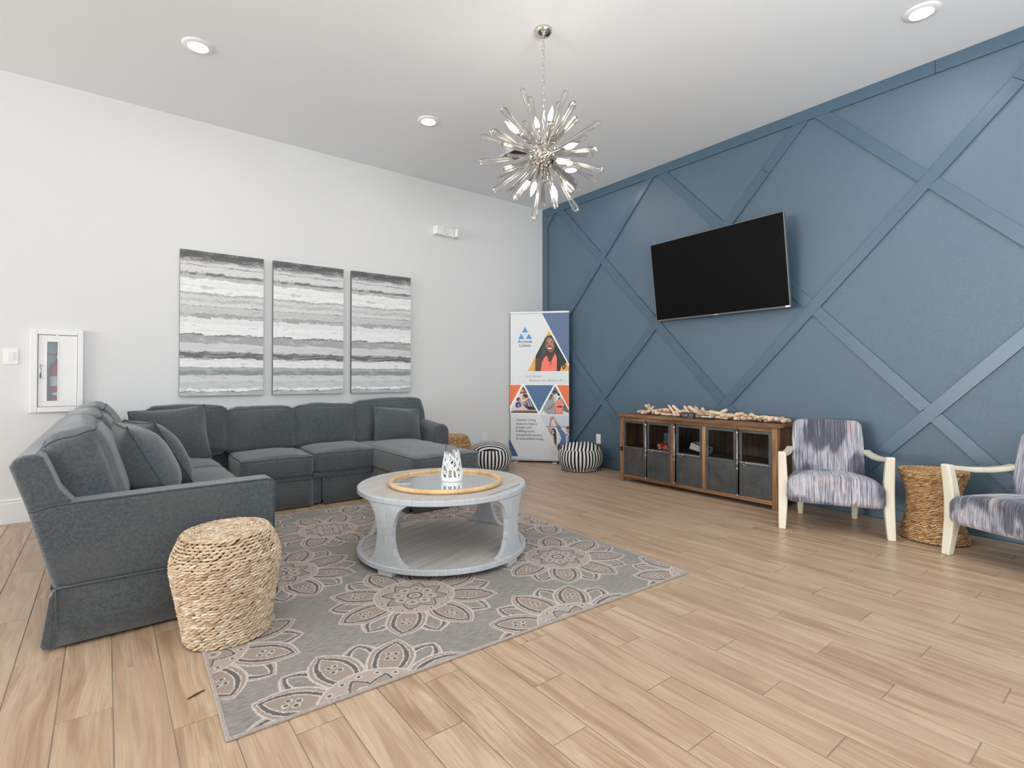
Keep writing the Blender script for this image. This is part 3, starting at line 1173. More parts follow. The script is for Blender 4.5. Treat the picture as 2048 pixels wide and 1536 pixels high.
def medallion(lx, ly):
    rr = g.m('SQRT', lx * lx + ly * ly)
    th = g.m('ARCTAN2', ly, lx) - 0.234
    th = th + g.noise(g.coord(), 14, 2) * 0.05

    def petal(off, r0, r1, wid, n, pw):
        a = 2 * PI / n
        fa = g.abs(g.mod(th + off + a / 2, a) - a / 2)
        u = rr * g.m('COSINE', fa)
        v_ = rr * g.sin(fa)
        t = (u - r0) / (r1 - r0)
        return v_ / wid + g.abs(t * 2.0 - 1.0) ** pw, u, v_
    A_, ua, va = petal(0.0, 0.11, 0.408, 0.092, 8, 2.4)
    B_, ub, vb = petal(PI / 8, 0.17, 0.402, 0.078, 8, 2.6)
    return rr, th, A_, ua, va, B_, ub, vb


jit = (g.noise(g.scale(g.coord(), (1, 1, 1)), 150, 2) - 0.5) * 0.014
jx = (g.noise(g.vadd(g.coord(), (3, 1, 0)), 150, 2) - 0.5) * 0.014
cream = srgb(205, 194, 186)
tan = srgb(160, 143, 129)
rose = srgb(178, 162, 152)
dark = srgb(100, 93, 90)
strn = g.noise(g.vec(x * 22.0, y * 210.0, 0.0), 1.0, 3, 0.65)
blot = g.noise(g.coord(), 3.2, 2)
gray = g.mix(g.sm(strn, 0.34, 0.68), srgb(116, 113, 107), srgb(166, 161, 152))
gray = g.mix(g.sm(blot, 0.45, 0.7) * 0.35, gray, srgb(160, 150, 140))
col = gray


def paint_layer(col, ox_, oy_):
    lx = g.mod(ax + ox_ + DXR / 2, DXR) - DXR / 2
    ly = g.mod(ay + oy_ + DYR, 2 * DYR) - DYR
    rr, th, A_, ua, va, B_, ub, vb = medallion(lx + jit, ly + jx)
    # broad pointed petals behind, then the full petals
    for thr, c in ((1.00, cream), (0.88, rose), (0.72, dark), (0.52, cream), (0.42, gray)):
        col = g.mix(g.lt(B_, thr), col, c)
    for thr, c in ((1.00, cream), (0.90, tan), (0.76, cream), (0.70, dark), (0.52, cream), (0.46, tan)):
        col = g.mix(g.lt(A_, thr), col, c)
    du = g.abs(g.abs(ua - 0.275) - 0.017)
    dv = g.abs(va - 0.013)
    dd = g.m('SQRT', du * du + dv * dv)
    col = g.mix(g.lt(dd, 0.0125), col, cream)
    col = g.mix(g.lt(dd, 0.008), col, dark)
    # central roundel
    zz = g.abs(g.mod(th * (8 / (2 * PI)), 1.0) - 0.5) * 2.0
    col = g.mix(g.lt(rr, 0.197), col, cream)
    col = g.mix(g.lt(rr, 0.189), col, rose)
    star = rr - (0.112 + zz * 0.052)
    col = g.mix(g.band(star, -0.018, 0.004), col, cream)
    col = g.mix(g.band(star, -0.015, -0.001), col, dark)
    col = g.mix(g.lt(star, -0.018), col, tan)
    z16 = g.mod(th * (16 / (2 * PI)), 1.0) - 0.5
    arc = z16 * (2 * PI / 16) * 0.168
    dq = g.m('SQRT', arc * arc + (rr - 0.168) * (rr - 0.168))
    col = g.mix(g.lt(dq, 0.013), col, cream)
    col = g.mix(g.lt(dq, 0.007), col, dark)
    z8 = g.mod(th * (8 / (2 * PI)) + 0.5, 1.0) - 0.5
    arc8 = z8 * (2 * PI / 8) * 0.078
    dq8 = g.m('SQRT', arc8 * arc8 + (rr - 0.078) * (rr - 0.078))
    col = g.mix(g.band(dq8, 0.019, 0.026), col, cream)
    col = g.mix(g.lt(dq8, 0.019), col, rose)
    col = g.mix(g.lt(dq8, 0.008), col, dark)
    for thr, c in ((0.048, cream), (0.041, dark), (0.027, cream), (0.018, tan)):
        col = g.mix(g.lt(rr, thr), col, c)
    return col


col = paint_layer(col, DXR / 2, DYR)
col = paint_layer(col, 0.0, 0.0)
speck = g.noise(g.coord(), 420, 1)
col = g.mix(g.sm(speck, 0.55, 0.75) * 0.30, col, srgb(120, 116, 114))
pile = g.noise(g.coord(), 520, 2)
rug_mat = g.out(col, 0.95, spec=0.1, normal=g.bump(pile * 0.5 + strn * 0.5, 0.5, 0.003), sheen=0.15)
bind_mat = fabric('rug_binding', (150, 138, 130), (186, 172, 162), 300)
t = thing('area_rug', 'grey rug with rose and cream flower medallions under the coffee table', 'rug', (-4.405, -3.592, 0), -0.0284)
RW, RL = 2.256, 2.60
MB().bb(0.012, RW - 0.012, 0.012, RL - 0.012, 0.0005, 0.008).build('pile', rug_mat, t)
b = MB()
b.bb(0, RW, 0, 0.014, 0.0005, 0.009).bb(0, RW, RL - 0.014, RL, 0.0005, 0.009).bb(0, 0.014, 0.014, RL - 0.014, 0.0005, 0.009).bb(RW - 0.014, RW, 0.014, RL - 0.014, 0.0005, 0.009)
b.build('binding', bind_mat, t, bevel=0.003)

# ------------------------------------------------------------------ coffee table
def whitewash(name, ang, plank=True, per=False):
    g = G(name)
    c = g.coord()
    ca, sa = math.cos(ang), math.sin(ang)
    x, y, z = g.xyz()
    u = x * ca + y * sa
    v_ = y * ca - x * sa
    grain = g.noise(g.vec(u * 3.0, v_ * 60.0, z * 14.0), 1.0, 4, 0.65)
    saw = g.noise(g.vec(u * 150.0, v_ * 12.0, z * 90.0), 1.0, 2, 0.5)
    big = g.noise(c, 3.0, 3)
    base = g.mix(g.sm(grain, 0.34, 0.68), srgb(184, 178, 171), srgb(206, 202, 196))
    base = g.mix(g.sm(big, 0.45, 0.7) * 0.45, base, srgb(190, 176, 160))
    base = g.mix(g.sm(saw, 0.54, 0.74) * 0.25, base, srgb(156, 153, 150))
    return g.out(base, 0.6, spec=0.35, normal=g.bump(grain * 0.6 + saw * 0.4, 0.25, 0.002))


def whitewash_side(name):
    g = G(name)
    x, y, z = g.xyz()
    a = g.m('ARCTAN2', y, x)
    saw = g.noise(g.vec(a * 120.0, z * 8.0, 0.0), 1.0, 2, 0.6)
    hor = g.noise(g.vec(a * 6.0, z * 150.0, 2.0), 1.0, 2, 0.6)
    base = g.mix(g.sm(saw, 0.4, 0.7), srgb(200, 204, 208), srgb(178, 181, 184))
    base = g.mix(g.sm(hor, 0.55, 0.75) * 0.5, base, srgb(160, 156, 152))
    return g.out(base, 0.55, spec=0.35, normal=g.bump(saw + hor, 0.25, 0.002))


TA = math.radians(22.5)
ww_top = whitewash('whitewash_top', TA)
ww_shelf = whitewash('whitewash_shelf', TA)
ww_side = whitewash_side('whitewash_side')
TX, TY, TR, TZ, TB = -3.034, -2.501, 0.5125, 0.428, 0.067
t = thing('coffee_table', 'round whitewashed wooden coffee table with curved legs and slatted lower shelf', 'table', (TX, TY, 0.009))
dz0 = -0.009


def disc_planks(part, zlo, zhi, R, step, gap, mat, off=0.0):
    v = -R + off
    while v < R - 1e-4:
        v0, v1 = max(v, -R + 0.002) + gap / 2, min(v + step, R - 0.002) - gap / 2
        if v1 - v0 > 0.012:
            pts = []
            for k in range(13):
                q = v0 + (v1 - v0) * k / 12
                pts.append((math.sqrt(max(0, R * R - q * q)), q))
            pts = pts + [(-p[0], p[1]) for p in pts[::-1]]
            ca, sa = math.cos(TA), math.sin(TA)
            pts = [(p[0] * ca - p[1] * sa, p[0] * sa + p[1] * ca) for p in pts]
            MB().prism(pts, zlo, zhi).build('plank', mat, part, bevel=0.0012, seg=1)
        v += step


def rim(name, zlo, zhi, R, th):
    return MB().lathe([(R - th, zlo), (R - 0.004, zlo), (R, zlo + 0.004), (R, zhi - 0.004), (R - 0.004, zhi), (R - th, zhi), (R - th, zlo)], 96, cap=False).build(name, ww_side, t, angle=40)


rm = rim('tabletop', TZ - 0.031 + dz0, TZ + dz0, TR, 0.03)
MB().lathe([(0.001, TZ - 0.029 + dz0), (TR - 0.03, TZ - 0.029 + dz0), (TR - 0.03, TZ - 0.010 + dz0), (0.001, TZ - 0.010 + dz0)], 72, cap=False).build('underside', ww_side, rm)
disc_planks(rm, TZ - 0.010 + dz0, TZ - 0.0006 + dz0, TR - 0.0285, 0.142, 0.0008, ww_top, 0.05)
rb = rim('lower_shelf', TB - 0.031 + dz0, TB + dz0, TR, 0.03)
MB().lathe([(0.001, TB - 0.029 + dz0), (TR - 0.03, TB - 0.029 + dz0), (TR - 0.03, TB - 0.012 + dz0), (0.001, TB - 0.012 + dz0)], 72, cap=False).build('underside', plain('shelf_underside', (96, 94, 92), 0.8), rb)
disc_planks(rb, TB - 0.012 + dz0, TB - 0.002 + dz0, TR - 0.031, 0.094, 0.005, ww_top, 0.02)
# four legs: hourglass boards bent to the circle, each with a foot block
for k in range(4):
    a0 = math.radians(201.3 + 90.5 * k)
    V_, F_ = [], []
    nz_, na = 14, 8
    z0, z1 = TB + dz0, TZ - 0.031 + dz0
    for i in range(nz_ + 1):
        tt = i / nz_
        s = abs(2 * tt - 1)
        hw = 0.055 + 0.110 * (1 - math.sqrt(max(0, 1 - (s * 0.985) ** 2)))
        rad = TR - 0.006
        for j in range(na + 1):
            q = hw * (2 * j / na - 1)
            an = a0 + q / rad
            for w in (0, 0.032):
                V_.append(((rad - w) * math.cos(an), (rad - w) * math.sin(an), z0 + (z1 - z0) * tt))
    st = (na + 1) * 2
    for i in range(nz_):
        for j in range(na):
            p = i * st + j * 2
            F_.append((p, p + 2, p + st + 2, p + st))
            F_.append((p + 1, p + st + 1, p + st + 3, p + 3))
        for j in (0, na):
            p = i * st + j * 2
            F_.append((p, p + st, p + st + 1, p + 1))
    for i in (0, nz_):
        for j in range(na):
            p = i * st + j * 2
            F_.append((p, p + 1, p + 3, p + 2))
    lg = MB().add(V_, F_).build('leg', ww_side, t, angle=45)
    poly = []
    for j in range(7):
        an = a0 + (0.052 * (j / 3 - 1)) / TR
        poly.append(((TR - 0.008) * math.cos(an), (TR - 0.008) * math.sin(an)))
    for j in range(6, -1, -1):
        an = a0 + (0.052 * (j / 3 - 1)) / TR
        poly.append(((TR - 0.09) * math.cos(an), (TR - 0.09) * math.sin(an)))
    MB().prism(poly, 0.0, TB - 0.031 + dz0).build('foot', ww_side, lg, bevel=0.003)

# mirrored tray and coral candle holder
TTX, TTY = -3.034, -2.533
t = thing('mirror_tray', 'round mirrored tray with a light bamboo rim on the coffee table', 'tray', (TTX, TTY, TZ))
bam = wood('bamboo_rim', (190, 146, 98), (220, 180, 132), (236, 204, 160), 'z', 0.5, 0.35, per_obj=False)
b = MB()
prof = [(0.333 + 0.015 * math.cos(q), 0.014 + 0.014 * math.sin(q)) for q in [2 * PI * k / 12 for k in range(12)]]
prof.append(prof[0])
b.lathe(prof, 96, cap=False)
b.build('rim', bam, t, smooth=True)
for k in range(5):
    a = 0.6 + k * 2 * PI / 5
    MB().tube([(0.333 * math.cos(a) + (0.0155 * math.cos(q)) * math.cos(a), 0.333 * math.sin(a) + (0.0155 * math.cos(q)) * math.sin(a), 0.0145 + 0.0145 * math.sin(q)) for q in [2 * PI * i / 12 for i in range(12)]], 0.002, 5, closed=True).build('bamboo_joint', bam, t, smooth=True)
mir = plain('mirror', (225, 230, 232), 0.02, 1.0, vary=0.0)
MB().lathe([(0.0005, 0.010), (0.322, 0.010)], 72, cap=False).build('mirror_plate', mir, t)
MB().lathe([(0.0005, 0.0), (0.325, 0.0), (0.325, 0.008), (0.0005, 0.008)], 48, cap=False).build('base', bam, t)

t = thing('candle_holder', 'white coral-branch candle holder with a clear glass cylinder on the mirror tray', 'candle holder', (-2.99, -2.535, TZ + 0.0105))
coral = plain('white_coral', (244, 244, 242), 0.5, vary=0.03, bump=0.3, bscale=160)
R0 = 0.061
b = MB()
b.lathe([(R0 - 0.006, 0), (R0 + 0.003, 0), (R0 + 0.004, 0.005), (R0 + 0.004, 0.022), (R0, 0.026), (R0 - 0.006, 0.026), (R0 - 0.006, 0)], 40, cap=False)
b.lathe([(0.0005, 0.0), (R0 - 0.005, 0.0), (R0 - 0.005, 0.004), (0.0005, 0.004)], 30, cap=False)
rg = random.Random(12)


def branch(a, z, da, length, r, depth, zmax):
    pts, rad = [], []
    n = 5
    aa, zz_ = a, z
    for i in range(n + 1):
        rr_ = R0 - 0.001 - 0.016 * max(0, zz_ - 0.06) / 0.12
        pts.append((rr_ * math.cos(aa), rr_ * math.sin(aa), zz_))
        rad.append(r * (1 - 0.30 * i / n))
        aa += da / n + rg.uniform(-0.05, 0.05)
        zz_ += length / n
    b.tube(pts, rad, 6)
    b.ball(pts[-1], rad[-1] * 1.2, 6, 4)
    if depth > 0 and zz_ < zmax:
        for s in (-1, 1):
            branch(aa, zz_ - 0.003, s * rg.uniform(0.22, 0.50), rg.uniform(0.024, 0.036), max(0.0030, r * 0.72), depth - 1, zmax)
        if rg.random() < 0.6:
            branch(a + da * 0.5, z + length * 0.5, -math.copysign(rg.uniform(0.35, 0.55), da), rg.uniform(0.018, 0.026), max(0.0030, r * 0.60), 0, zmax)


for k in range(12):
    branch(2 * PI * (k + rg.uniform(-0.2, 0.2)) / 12, 0.02, rg.uniform(-0.3, 0.3), rg.uniform(0.035, 0.05), 0.0082, 4, (0.17, 0.10, 0.14, 0.12)[k % 4] + rg.uniform(-0.02, 0.02))
b.build('coral_sleeve', coral, t, smooth=True)
M['clear_glass'] = clear_glass('clear_glass', (0.97, 0.985, 0.985), (0.85, 0.89, 0.9), 0.4)
MB().lathe([(0.041, 0.005), (0.041, 0.214)], 36, cap=False).build('glass_cylinder', M['clear_glass'], t, smooth=True)
MB().lathe([(0.041 + 0.0018 * math.cos(q), 0.214 + 0.0018 * math.sin(q)) for q in [2 * PI * k / 8 for k in range(9)]], 36, cap=False).build('glass_lip', M['clear_glass'], t, smooth=True)
MB().lathe([(0.0005, 0.005), (0.030, 0.005), (0.031, 0.045), (0.028, 0.049), (0.0005, 0.047)], 24, cap=False).build('candle', plain('candle_wax', (232, 232, 226), 0.6), t, smooth=True)

# ------------------------------------------------------------------ sideboard
SBX, SB0, SB1 = -0.435, -1.702, -3.325
t = thing('sideboard', 'rustic wooden sideboard with five grey metal doors against the blue wall', 'sideboard', (-0.23, -2.513, 0))
ox, oy = -0.23, -2.513
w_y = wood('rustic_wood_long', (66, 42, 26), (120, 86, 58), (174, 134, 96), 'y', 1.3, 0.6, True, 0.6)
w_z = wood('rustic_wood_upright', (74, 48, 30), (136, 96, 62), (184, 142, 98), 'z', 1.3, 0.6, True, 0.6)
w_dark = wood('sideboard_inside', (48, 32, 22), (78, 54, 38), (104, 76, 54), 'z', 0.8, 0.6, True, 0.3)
g = G('gun_metal')
n = g.noise(scale=9, detail=4)
n2 = g.noise(scale=60, detail=3)
gun = g.out(g.mix(g.sm(n * 0.6 + n2 * 0.4, 0.35, 0.65), srgb(74, 76, 77), srgb(100, 102, 103)), 0.5, 0.55, normal=g.bump(n2, 0.08, 0.001))
L_ = lambda x0, x1, y0, y1, z0, z1: (x0 - ox, x1 - ox, y0 - oy, y1 - oy, z0, z1)
# legs / corner posts
for (xa, xb) in ((SBX, SBX + 0.046), (-0.075, -0.03)):
    for (ya, yb) in ((SB0 - 0.047, SB0), (SB1, SB1 + 0.045)):
        MB().bb(*L_(xa, xb, ya, yb, 0, 0.664)).build('leg', w_z, t, bevel=0.004)
MB().bb(*L_(SBX - 0.022, -0.012, SB1 - 0.012, SB0 + 0.022, 0.664, 0.692)).build('top', w_y, t, bevel=0.004)
MB().bb(*L_(SBX + 0.004, SBX + 0.03, SB1 + 0.045, SB0 - 0.047, 0.632, 0.664)).build('top_rail', w_y, t, bevel=0.002)
MB().bb(*L_(SBX + 0.004, SBX + 0.03, SB1 + 0.045, SB0 - 0.047, 0.038, 0.074)).build('bottom_rail', w_y, t, bevel=0.002)
for (ya, yb) in ((-2.352, -2.319), (-2.691, -2.656)):
    MB().bb(*L_(SBX + 0.002, SBX + 0.034, ya, yb, 0.074, 0.632)).build('upright', w_z, t, bevel=0.002)
MB().bb(*L_(SBX + 0.046, -0.075, SB1 + 0.012, SB1 + 0.03, 0.05, 0.664)).build('side_panel', w_z, t)
MB().bb(*L_(SBX + 0.046, -0.075, SB0 - 0.032, SB0 - 0.014, 0.05, 0.664)).build('side_panel', w_z, t)
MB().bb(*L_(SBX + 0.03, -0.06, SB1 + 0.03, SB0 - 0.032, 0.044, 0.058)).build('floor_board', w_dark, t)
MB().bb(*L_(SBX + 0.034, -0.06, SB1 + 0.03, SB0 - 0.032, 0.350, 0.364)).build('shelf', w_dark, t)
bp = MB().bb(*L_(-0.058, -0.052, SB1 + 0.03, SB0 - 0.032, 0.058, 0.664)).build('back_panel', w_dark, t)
nb = 30
for k in range(nb):
    ya = SB1 + 0.03 + (SB0 - 0.032 - SB1 - 0.03) * k / nb
    yb = SB1 + 0.03 + (SB0 - 0.032 - SB1 - 0.03) * (k + 1) / nb
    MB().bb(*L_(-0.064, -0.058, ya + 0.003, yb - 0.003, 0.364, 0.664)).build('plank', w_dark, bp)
doors = [(-2.022, -1.751), (-2.318, -2.046), (-2.653, -2.383), (-2.976, -2.694), (-3.278, -3.006)]
dglass = clear_glass('cabinet_glass', (0.86, 0.86, 0.84), (0.5, 0.5, 0.5), 0.45)
for k, (ya, yb) in enumerate(doors):
    z0, z1, zm = 0.077, 0.630, 0.352
    fw = 0.023
    b = MB()
    xo, xi = SBX + 0.002, SBX + 0.014
    b.bb(*L_(xo, xi, ya, ya + fw, z0, z1)).bb(*L_(xo, xi, yb - fw, yb, z0, z1)).bb(*L_(xo, xi, ya + fw, yb - fw, z0, z0 + fw)).bb(*L_(xo, xi, ya + fw, yb - fw, z1 - fw, z1)).bb(*L_(xo, xi, ya + fw, yb - fw, zm - 0.014, zm + 0.014))
    d = b.build('door', gun, t, bevel=0.002)
    MB().bb(*L_(xo + 0.006, xi - 0.002, ya + fw, yb - fw, z0 + fw, zm - 0.014)).build('metal_panel', gun, d)
    MB().bb(*L_(xo + 0.006, xo + 0.008, ya + fw, yb - fw, zm + 0.014, z1 - fw)).build('pane', dglass, d)
    if k in (1, 2, 4):
        lt = MB().bb(*L_(xo - 0.006, xo, ya + 0.02, yb - 0.0, zm - 0.004, zm + 0.010)).build('latch_bar', M['steel'], d, bevel=0.002)
        for q in (0.03, 0.085, 0.16):
            MB().ball((xo - 0.008 - ox, yb - q - oy, zm + 0.003), 0.006, 8, 6).build('rivet', M['steel'], d, smooth=True)
        MB().tube([(xo - 0.010 - ox, yb - 0.055 + 0.014 * math.cos(q) - oy, zm - 0.004 + 0.014 * math.sin(q)) for q in [2 * PI * i / 14 for i in range(14)]], 0.0028, 6, closed=True).build('ring_pull', M['steel'], d, smooth=True)
for k, yy in enumerate((-2.034, -2.366, -2.991)):
    rod = MB().tube([(SBX - 0.004 - ox, yy - oy, 0.062), (SBX - 0.004 - ox, yy - oy, 0.648)], 0.0055, 10).build('lock_rod', M['steel'], t, smooth=True)
    for zz_ in (0.075, 0.30, 0.345, 0.39, 0.605):
        MB().lathe([(0.009, -0.008), (0.009, 0.008)], 10, xf=XF((SBX - 0.004 - ox, yy - oy, zz_))).build('collar', M['steel'], rod)
MB().box((SBX - 0.003 - ox, -1.728 - oy, 0.335), (0.006, 0.03, 0.045)).build('hasp', M['black'], t, bevel=0.002)

# boxes kept on the shelf behind the glass
def game_box(name, label, loc, dims, rz_, mat, tilt=0.0, mark=None):
    t = thing(name, label, 'box', loc, rz_, group='boxes inside the sideboard')
    r = rx(tilt)
    MB().box((0, 0, dims[2] / 2), dims, rot=None, xf=XF((0, 0, 0), r)).build('carton', mat, t, bevel=0.002)
    if mark:
        rg = random.Random(4)
        b = MB()
        for k in range(16):
            b.box((-dims[0] / 2 - 0.0008, rg.uniform(-0.45, 0.45) * dims[1], dims[2] * rg.uniform(0.15, 0.85)), (0.001, rg.uniform(0.008, 0.022), rg.uniform(0.006, 0.014)), xf=XF((0, 0, 0), r))
        b.build('print', mark, t)
    return t


game_box('game_box', 'red patterned game box behind the second sideboard door', (-0.355, -2.215, 0.365), (0.07, 0.155, 0.062), 0.05, plain('red_card', (186, 52, 44), 0.5), 0, plain('cream_print', (240, 214, 170), 0.5))
game_box('game_box', 'grey game box standing behind the red patterned one', (-0.27, -2.215, 0.365), (0.05, 0.15, 0.155), 0.0, plain('grey_card', (120, 132, 142), 0.5), 0.06, plain('ink_print', (84, 92, 100), 0.5))
t2 = thing('open_box', 'open white box lying tilted behind the middle sideboard door', 'box', (-0.345, -2.585, 0.372), 0.25, group='boxes inside the sideboard')
wc = plain('white_card', (226, 228, 232), 0.5)
b = MB()
r_ = ry(0.0) @ rx(0.28)
for c, d in (((0, 0, 0.003), (0.13, 0.17, 0.004)), ((-0.063, 0, 0.03), (0.004, 0.17, 0.055)), ((0.063, 0, 0.03), (0.004, 0.17, 0.055)), ((0, 0.083, 0.03), (0.13, 0.004, 0.055)), ((0, -0.083, 0.03), (0.13, 0.004, 0.055))):
    b.box(c, d, xf=XF((0, 0, 0.022), r_))
b.build('carton', wc, t2)
MB().box((0.01, -0.03, 0.035), (0.09, 0.07, 0.03), xf=XF((0, 0, 0.022), r_)).build('blue_insert', plain('blue_card', (62, 120, 165), 0.5), t2)
MB().box((0.0, 0.045, 0.030), (0.08, 0.05, 0.03), xf=XF((0, 0, 0.022), r_)).build('red_insert', plain('red_insert', (170, 50, 46), 0.5), t2)

# driftwood garland and small things on the sideboard top
t = thing('driftwood_garland', 'garland of pale driftwood sticks lying along the sideboard top', 'garland', (-0.255, -2.55, 0.692))
dw = wood('driftwood', (176, 142, 110), (222, 194, 162), (242, 224, 200), 'x', 1.2, 0.8, True, 0.5)
rg = random.Random(21)
MB().tube([(0.004 * math.sin(k), -0.74 + 1.43 * k / 20, 0.022) for k in range(21)], 0.003, 6).build('twine', plain('twine', (150, 120, 90), 0.9), t, smooth=True)
NS = 104
for k in range(NS):
    yy = 0.70 - 1.46 * (k + 0.5) / NS + rg.uniform(-0.01, 0.01)
    L = rg.uniform(0.08, 0.15)
    r = rg.uniform(0.010, 0.0195)
    az = rg.gauss(PI, 0.55)
    up = k in (5, 7, 9, 27, 30, 40, 44, 46, 52, 62, 86)
    el = rg.uniform(0.5, 0.8) if up else rg.uniform(-0.06, 0.16)
    zc = (0.040 if up else rg.choice((r + 0.001, r + 0.004, r + 0.022, r + 0.038)))
    if up:
        L = rg.uniform(0.11, 0.15)
        az = rg.choice((PI / 2, -PI / 2, PI)) + rg.uniform(-0.5, 0.5)
    d = Vector((math.cos(az) * math.cos(el), math.sin(az) * math.cos(el), math.sin(el)))
    zc = max(zc, abs(d.z) * L / 2 + r + 0.001)
    n = 7
    bend = Vector((rg.uniform(-1, 1), rg.uniform(-1, 1), rg.uniform(0, 0.5))) * 0.008
    pts, rad = [], []
    for i in range(n + 1):
        s = i / n - 0.5
        pts.append(d * (L * s) + bend * (1 - 4 * s * s) + Vector((rg.uniform(-1, 1), rg.uniform(-1, 1), rg.uniform(0, 1))) * 0.0015)
        rad.append(r * (0.86 + 0.2 * rg.random()) * (0.7 if i in (0, n) else 1))
    o = MB().tube(pts, rad, 8).build('stick', dw, t, smooth=True)
    o.location = (rg.uniform(-0.045, 0.045), yy, zc)

t = thing('word_block', 'small dark block with white lettering in front of the driftwood garland', 'sign', (-0.392, -2.49, 0.692), -0.05)
blk = plain('dark_block', (62, 56, 60), 0.6)
MB().prism([(-0.021, 0), (0.021, 0), (0.014, 0.056), (-0.012, 0.056)], -0.066, 0.066, 'y').build('block', blk, t, bevel=0.002)
t3 = thing('black_case', 'flat black case lying beside the small dark lettered block', 'case', (-0.372, -2.645, 0.692), 0.12)
MB().prism([(-0.02, 0), (0.02, 0), (0.018, 0.014), (-0.016, 0.018)], -0.078, 0.078, 'y').build('shell', M['black'], t3, bevel=0.004)
MB().box((0.0, 0.0, 0.0175), (0.02, 0.10, 0.002), rot=ry(0.10)).build('lid_ridge', plain('case_grey', (60, 60, 62), 0.4), t3)
WORD_BLOCK = t

# ------------------------------------------------------------------ armchairs
g = G('ikat_velvet')
x, y, z = g.xyz()
s = z - y * 0.9
ro = g.rand_obj()
lines = g.noise(g.vec(x * 230.0, s * 5.0, ro * 9.0), 1.0, 3, 0.7)
wide = g.noise(g.vec(x * 38.0, s * 4.0, ro * 31.0), 1.0, 4, 0.65)
patch = g.noise(g.vec(x * 6.5, s * 4.0, ro * 63.0), 1.0, 2, 0.5)
warmn = g.noise(g.vec(x * 5.0, s * 7.0, 17.0), 1.0, 2, 0.5)
col = g.mix(g.sm(wide, 0.40, 0.62), srgb(160, 162, 174), srgb(222, 216, 220))
col = g.mix(g.sm(warmn, 0.56, 0.70) * 0.6, col, srgb(188, 164, 158))
col = g.mix(g.sm(patch + (wide - 0.5) * 0.40, 0.49, 0.57) * 0.85, col, srgb(62, 68, 84))
col = g.mix(g.sm(lines, 0.50, 0.60) * 0.85, col, srgb(66, 64, 74))
col = g.mix(g.sm(wide, 0.58, 0.66) * 0.6, col, srgb(84, 88, 104))
col = g.mix(g.sm(lines, 0.28, 0.40) * -0.5 + 0.5, col, srgb(222, 218, 224))
fz = g.noise(scale=330, detail=2)
ikat = g.out(col, 0.85, spec=0.2, normal=g.bump(lines * 0.4 + fz * 0.6, 0.4, 0.002), sheen=0.3)
pale = wood('pale_ash', (214, 200, 174), (230, 220, 198), (240, 233, 216), 'z', 0.6, 0.4, False, 0.12)


def sweep(name, secs, mat, parent, bevel=0.008):
    """secs: list of quads (4 points each) lofted end to end"""
    V_, F_ = [], []
    for q in secs:
        V_ += q
    for i in range(len(secs) - 1):
        for k in range(4):
            k2 = (k + 1) % 4
            F_.append((i * 4 + k, i * 4 + k2, i * 4 + 4 + k2, i * 4 + 4 + k))
    n = (len(secs) - 1) * 4
    F_ += [(0, 1, 2, 3), (n, n + 1, n + 2, n + 3)]
    return MB().add(V_, F_).build(name, mat, parent, bevel=bevel, seg=3, angle=40)


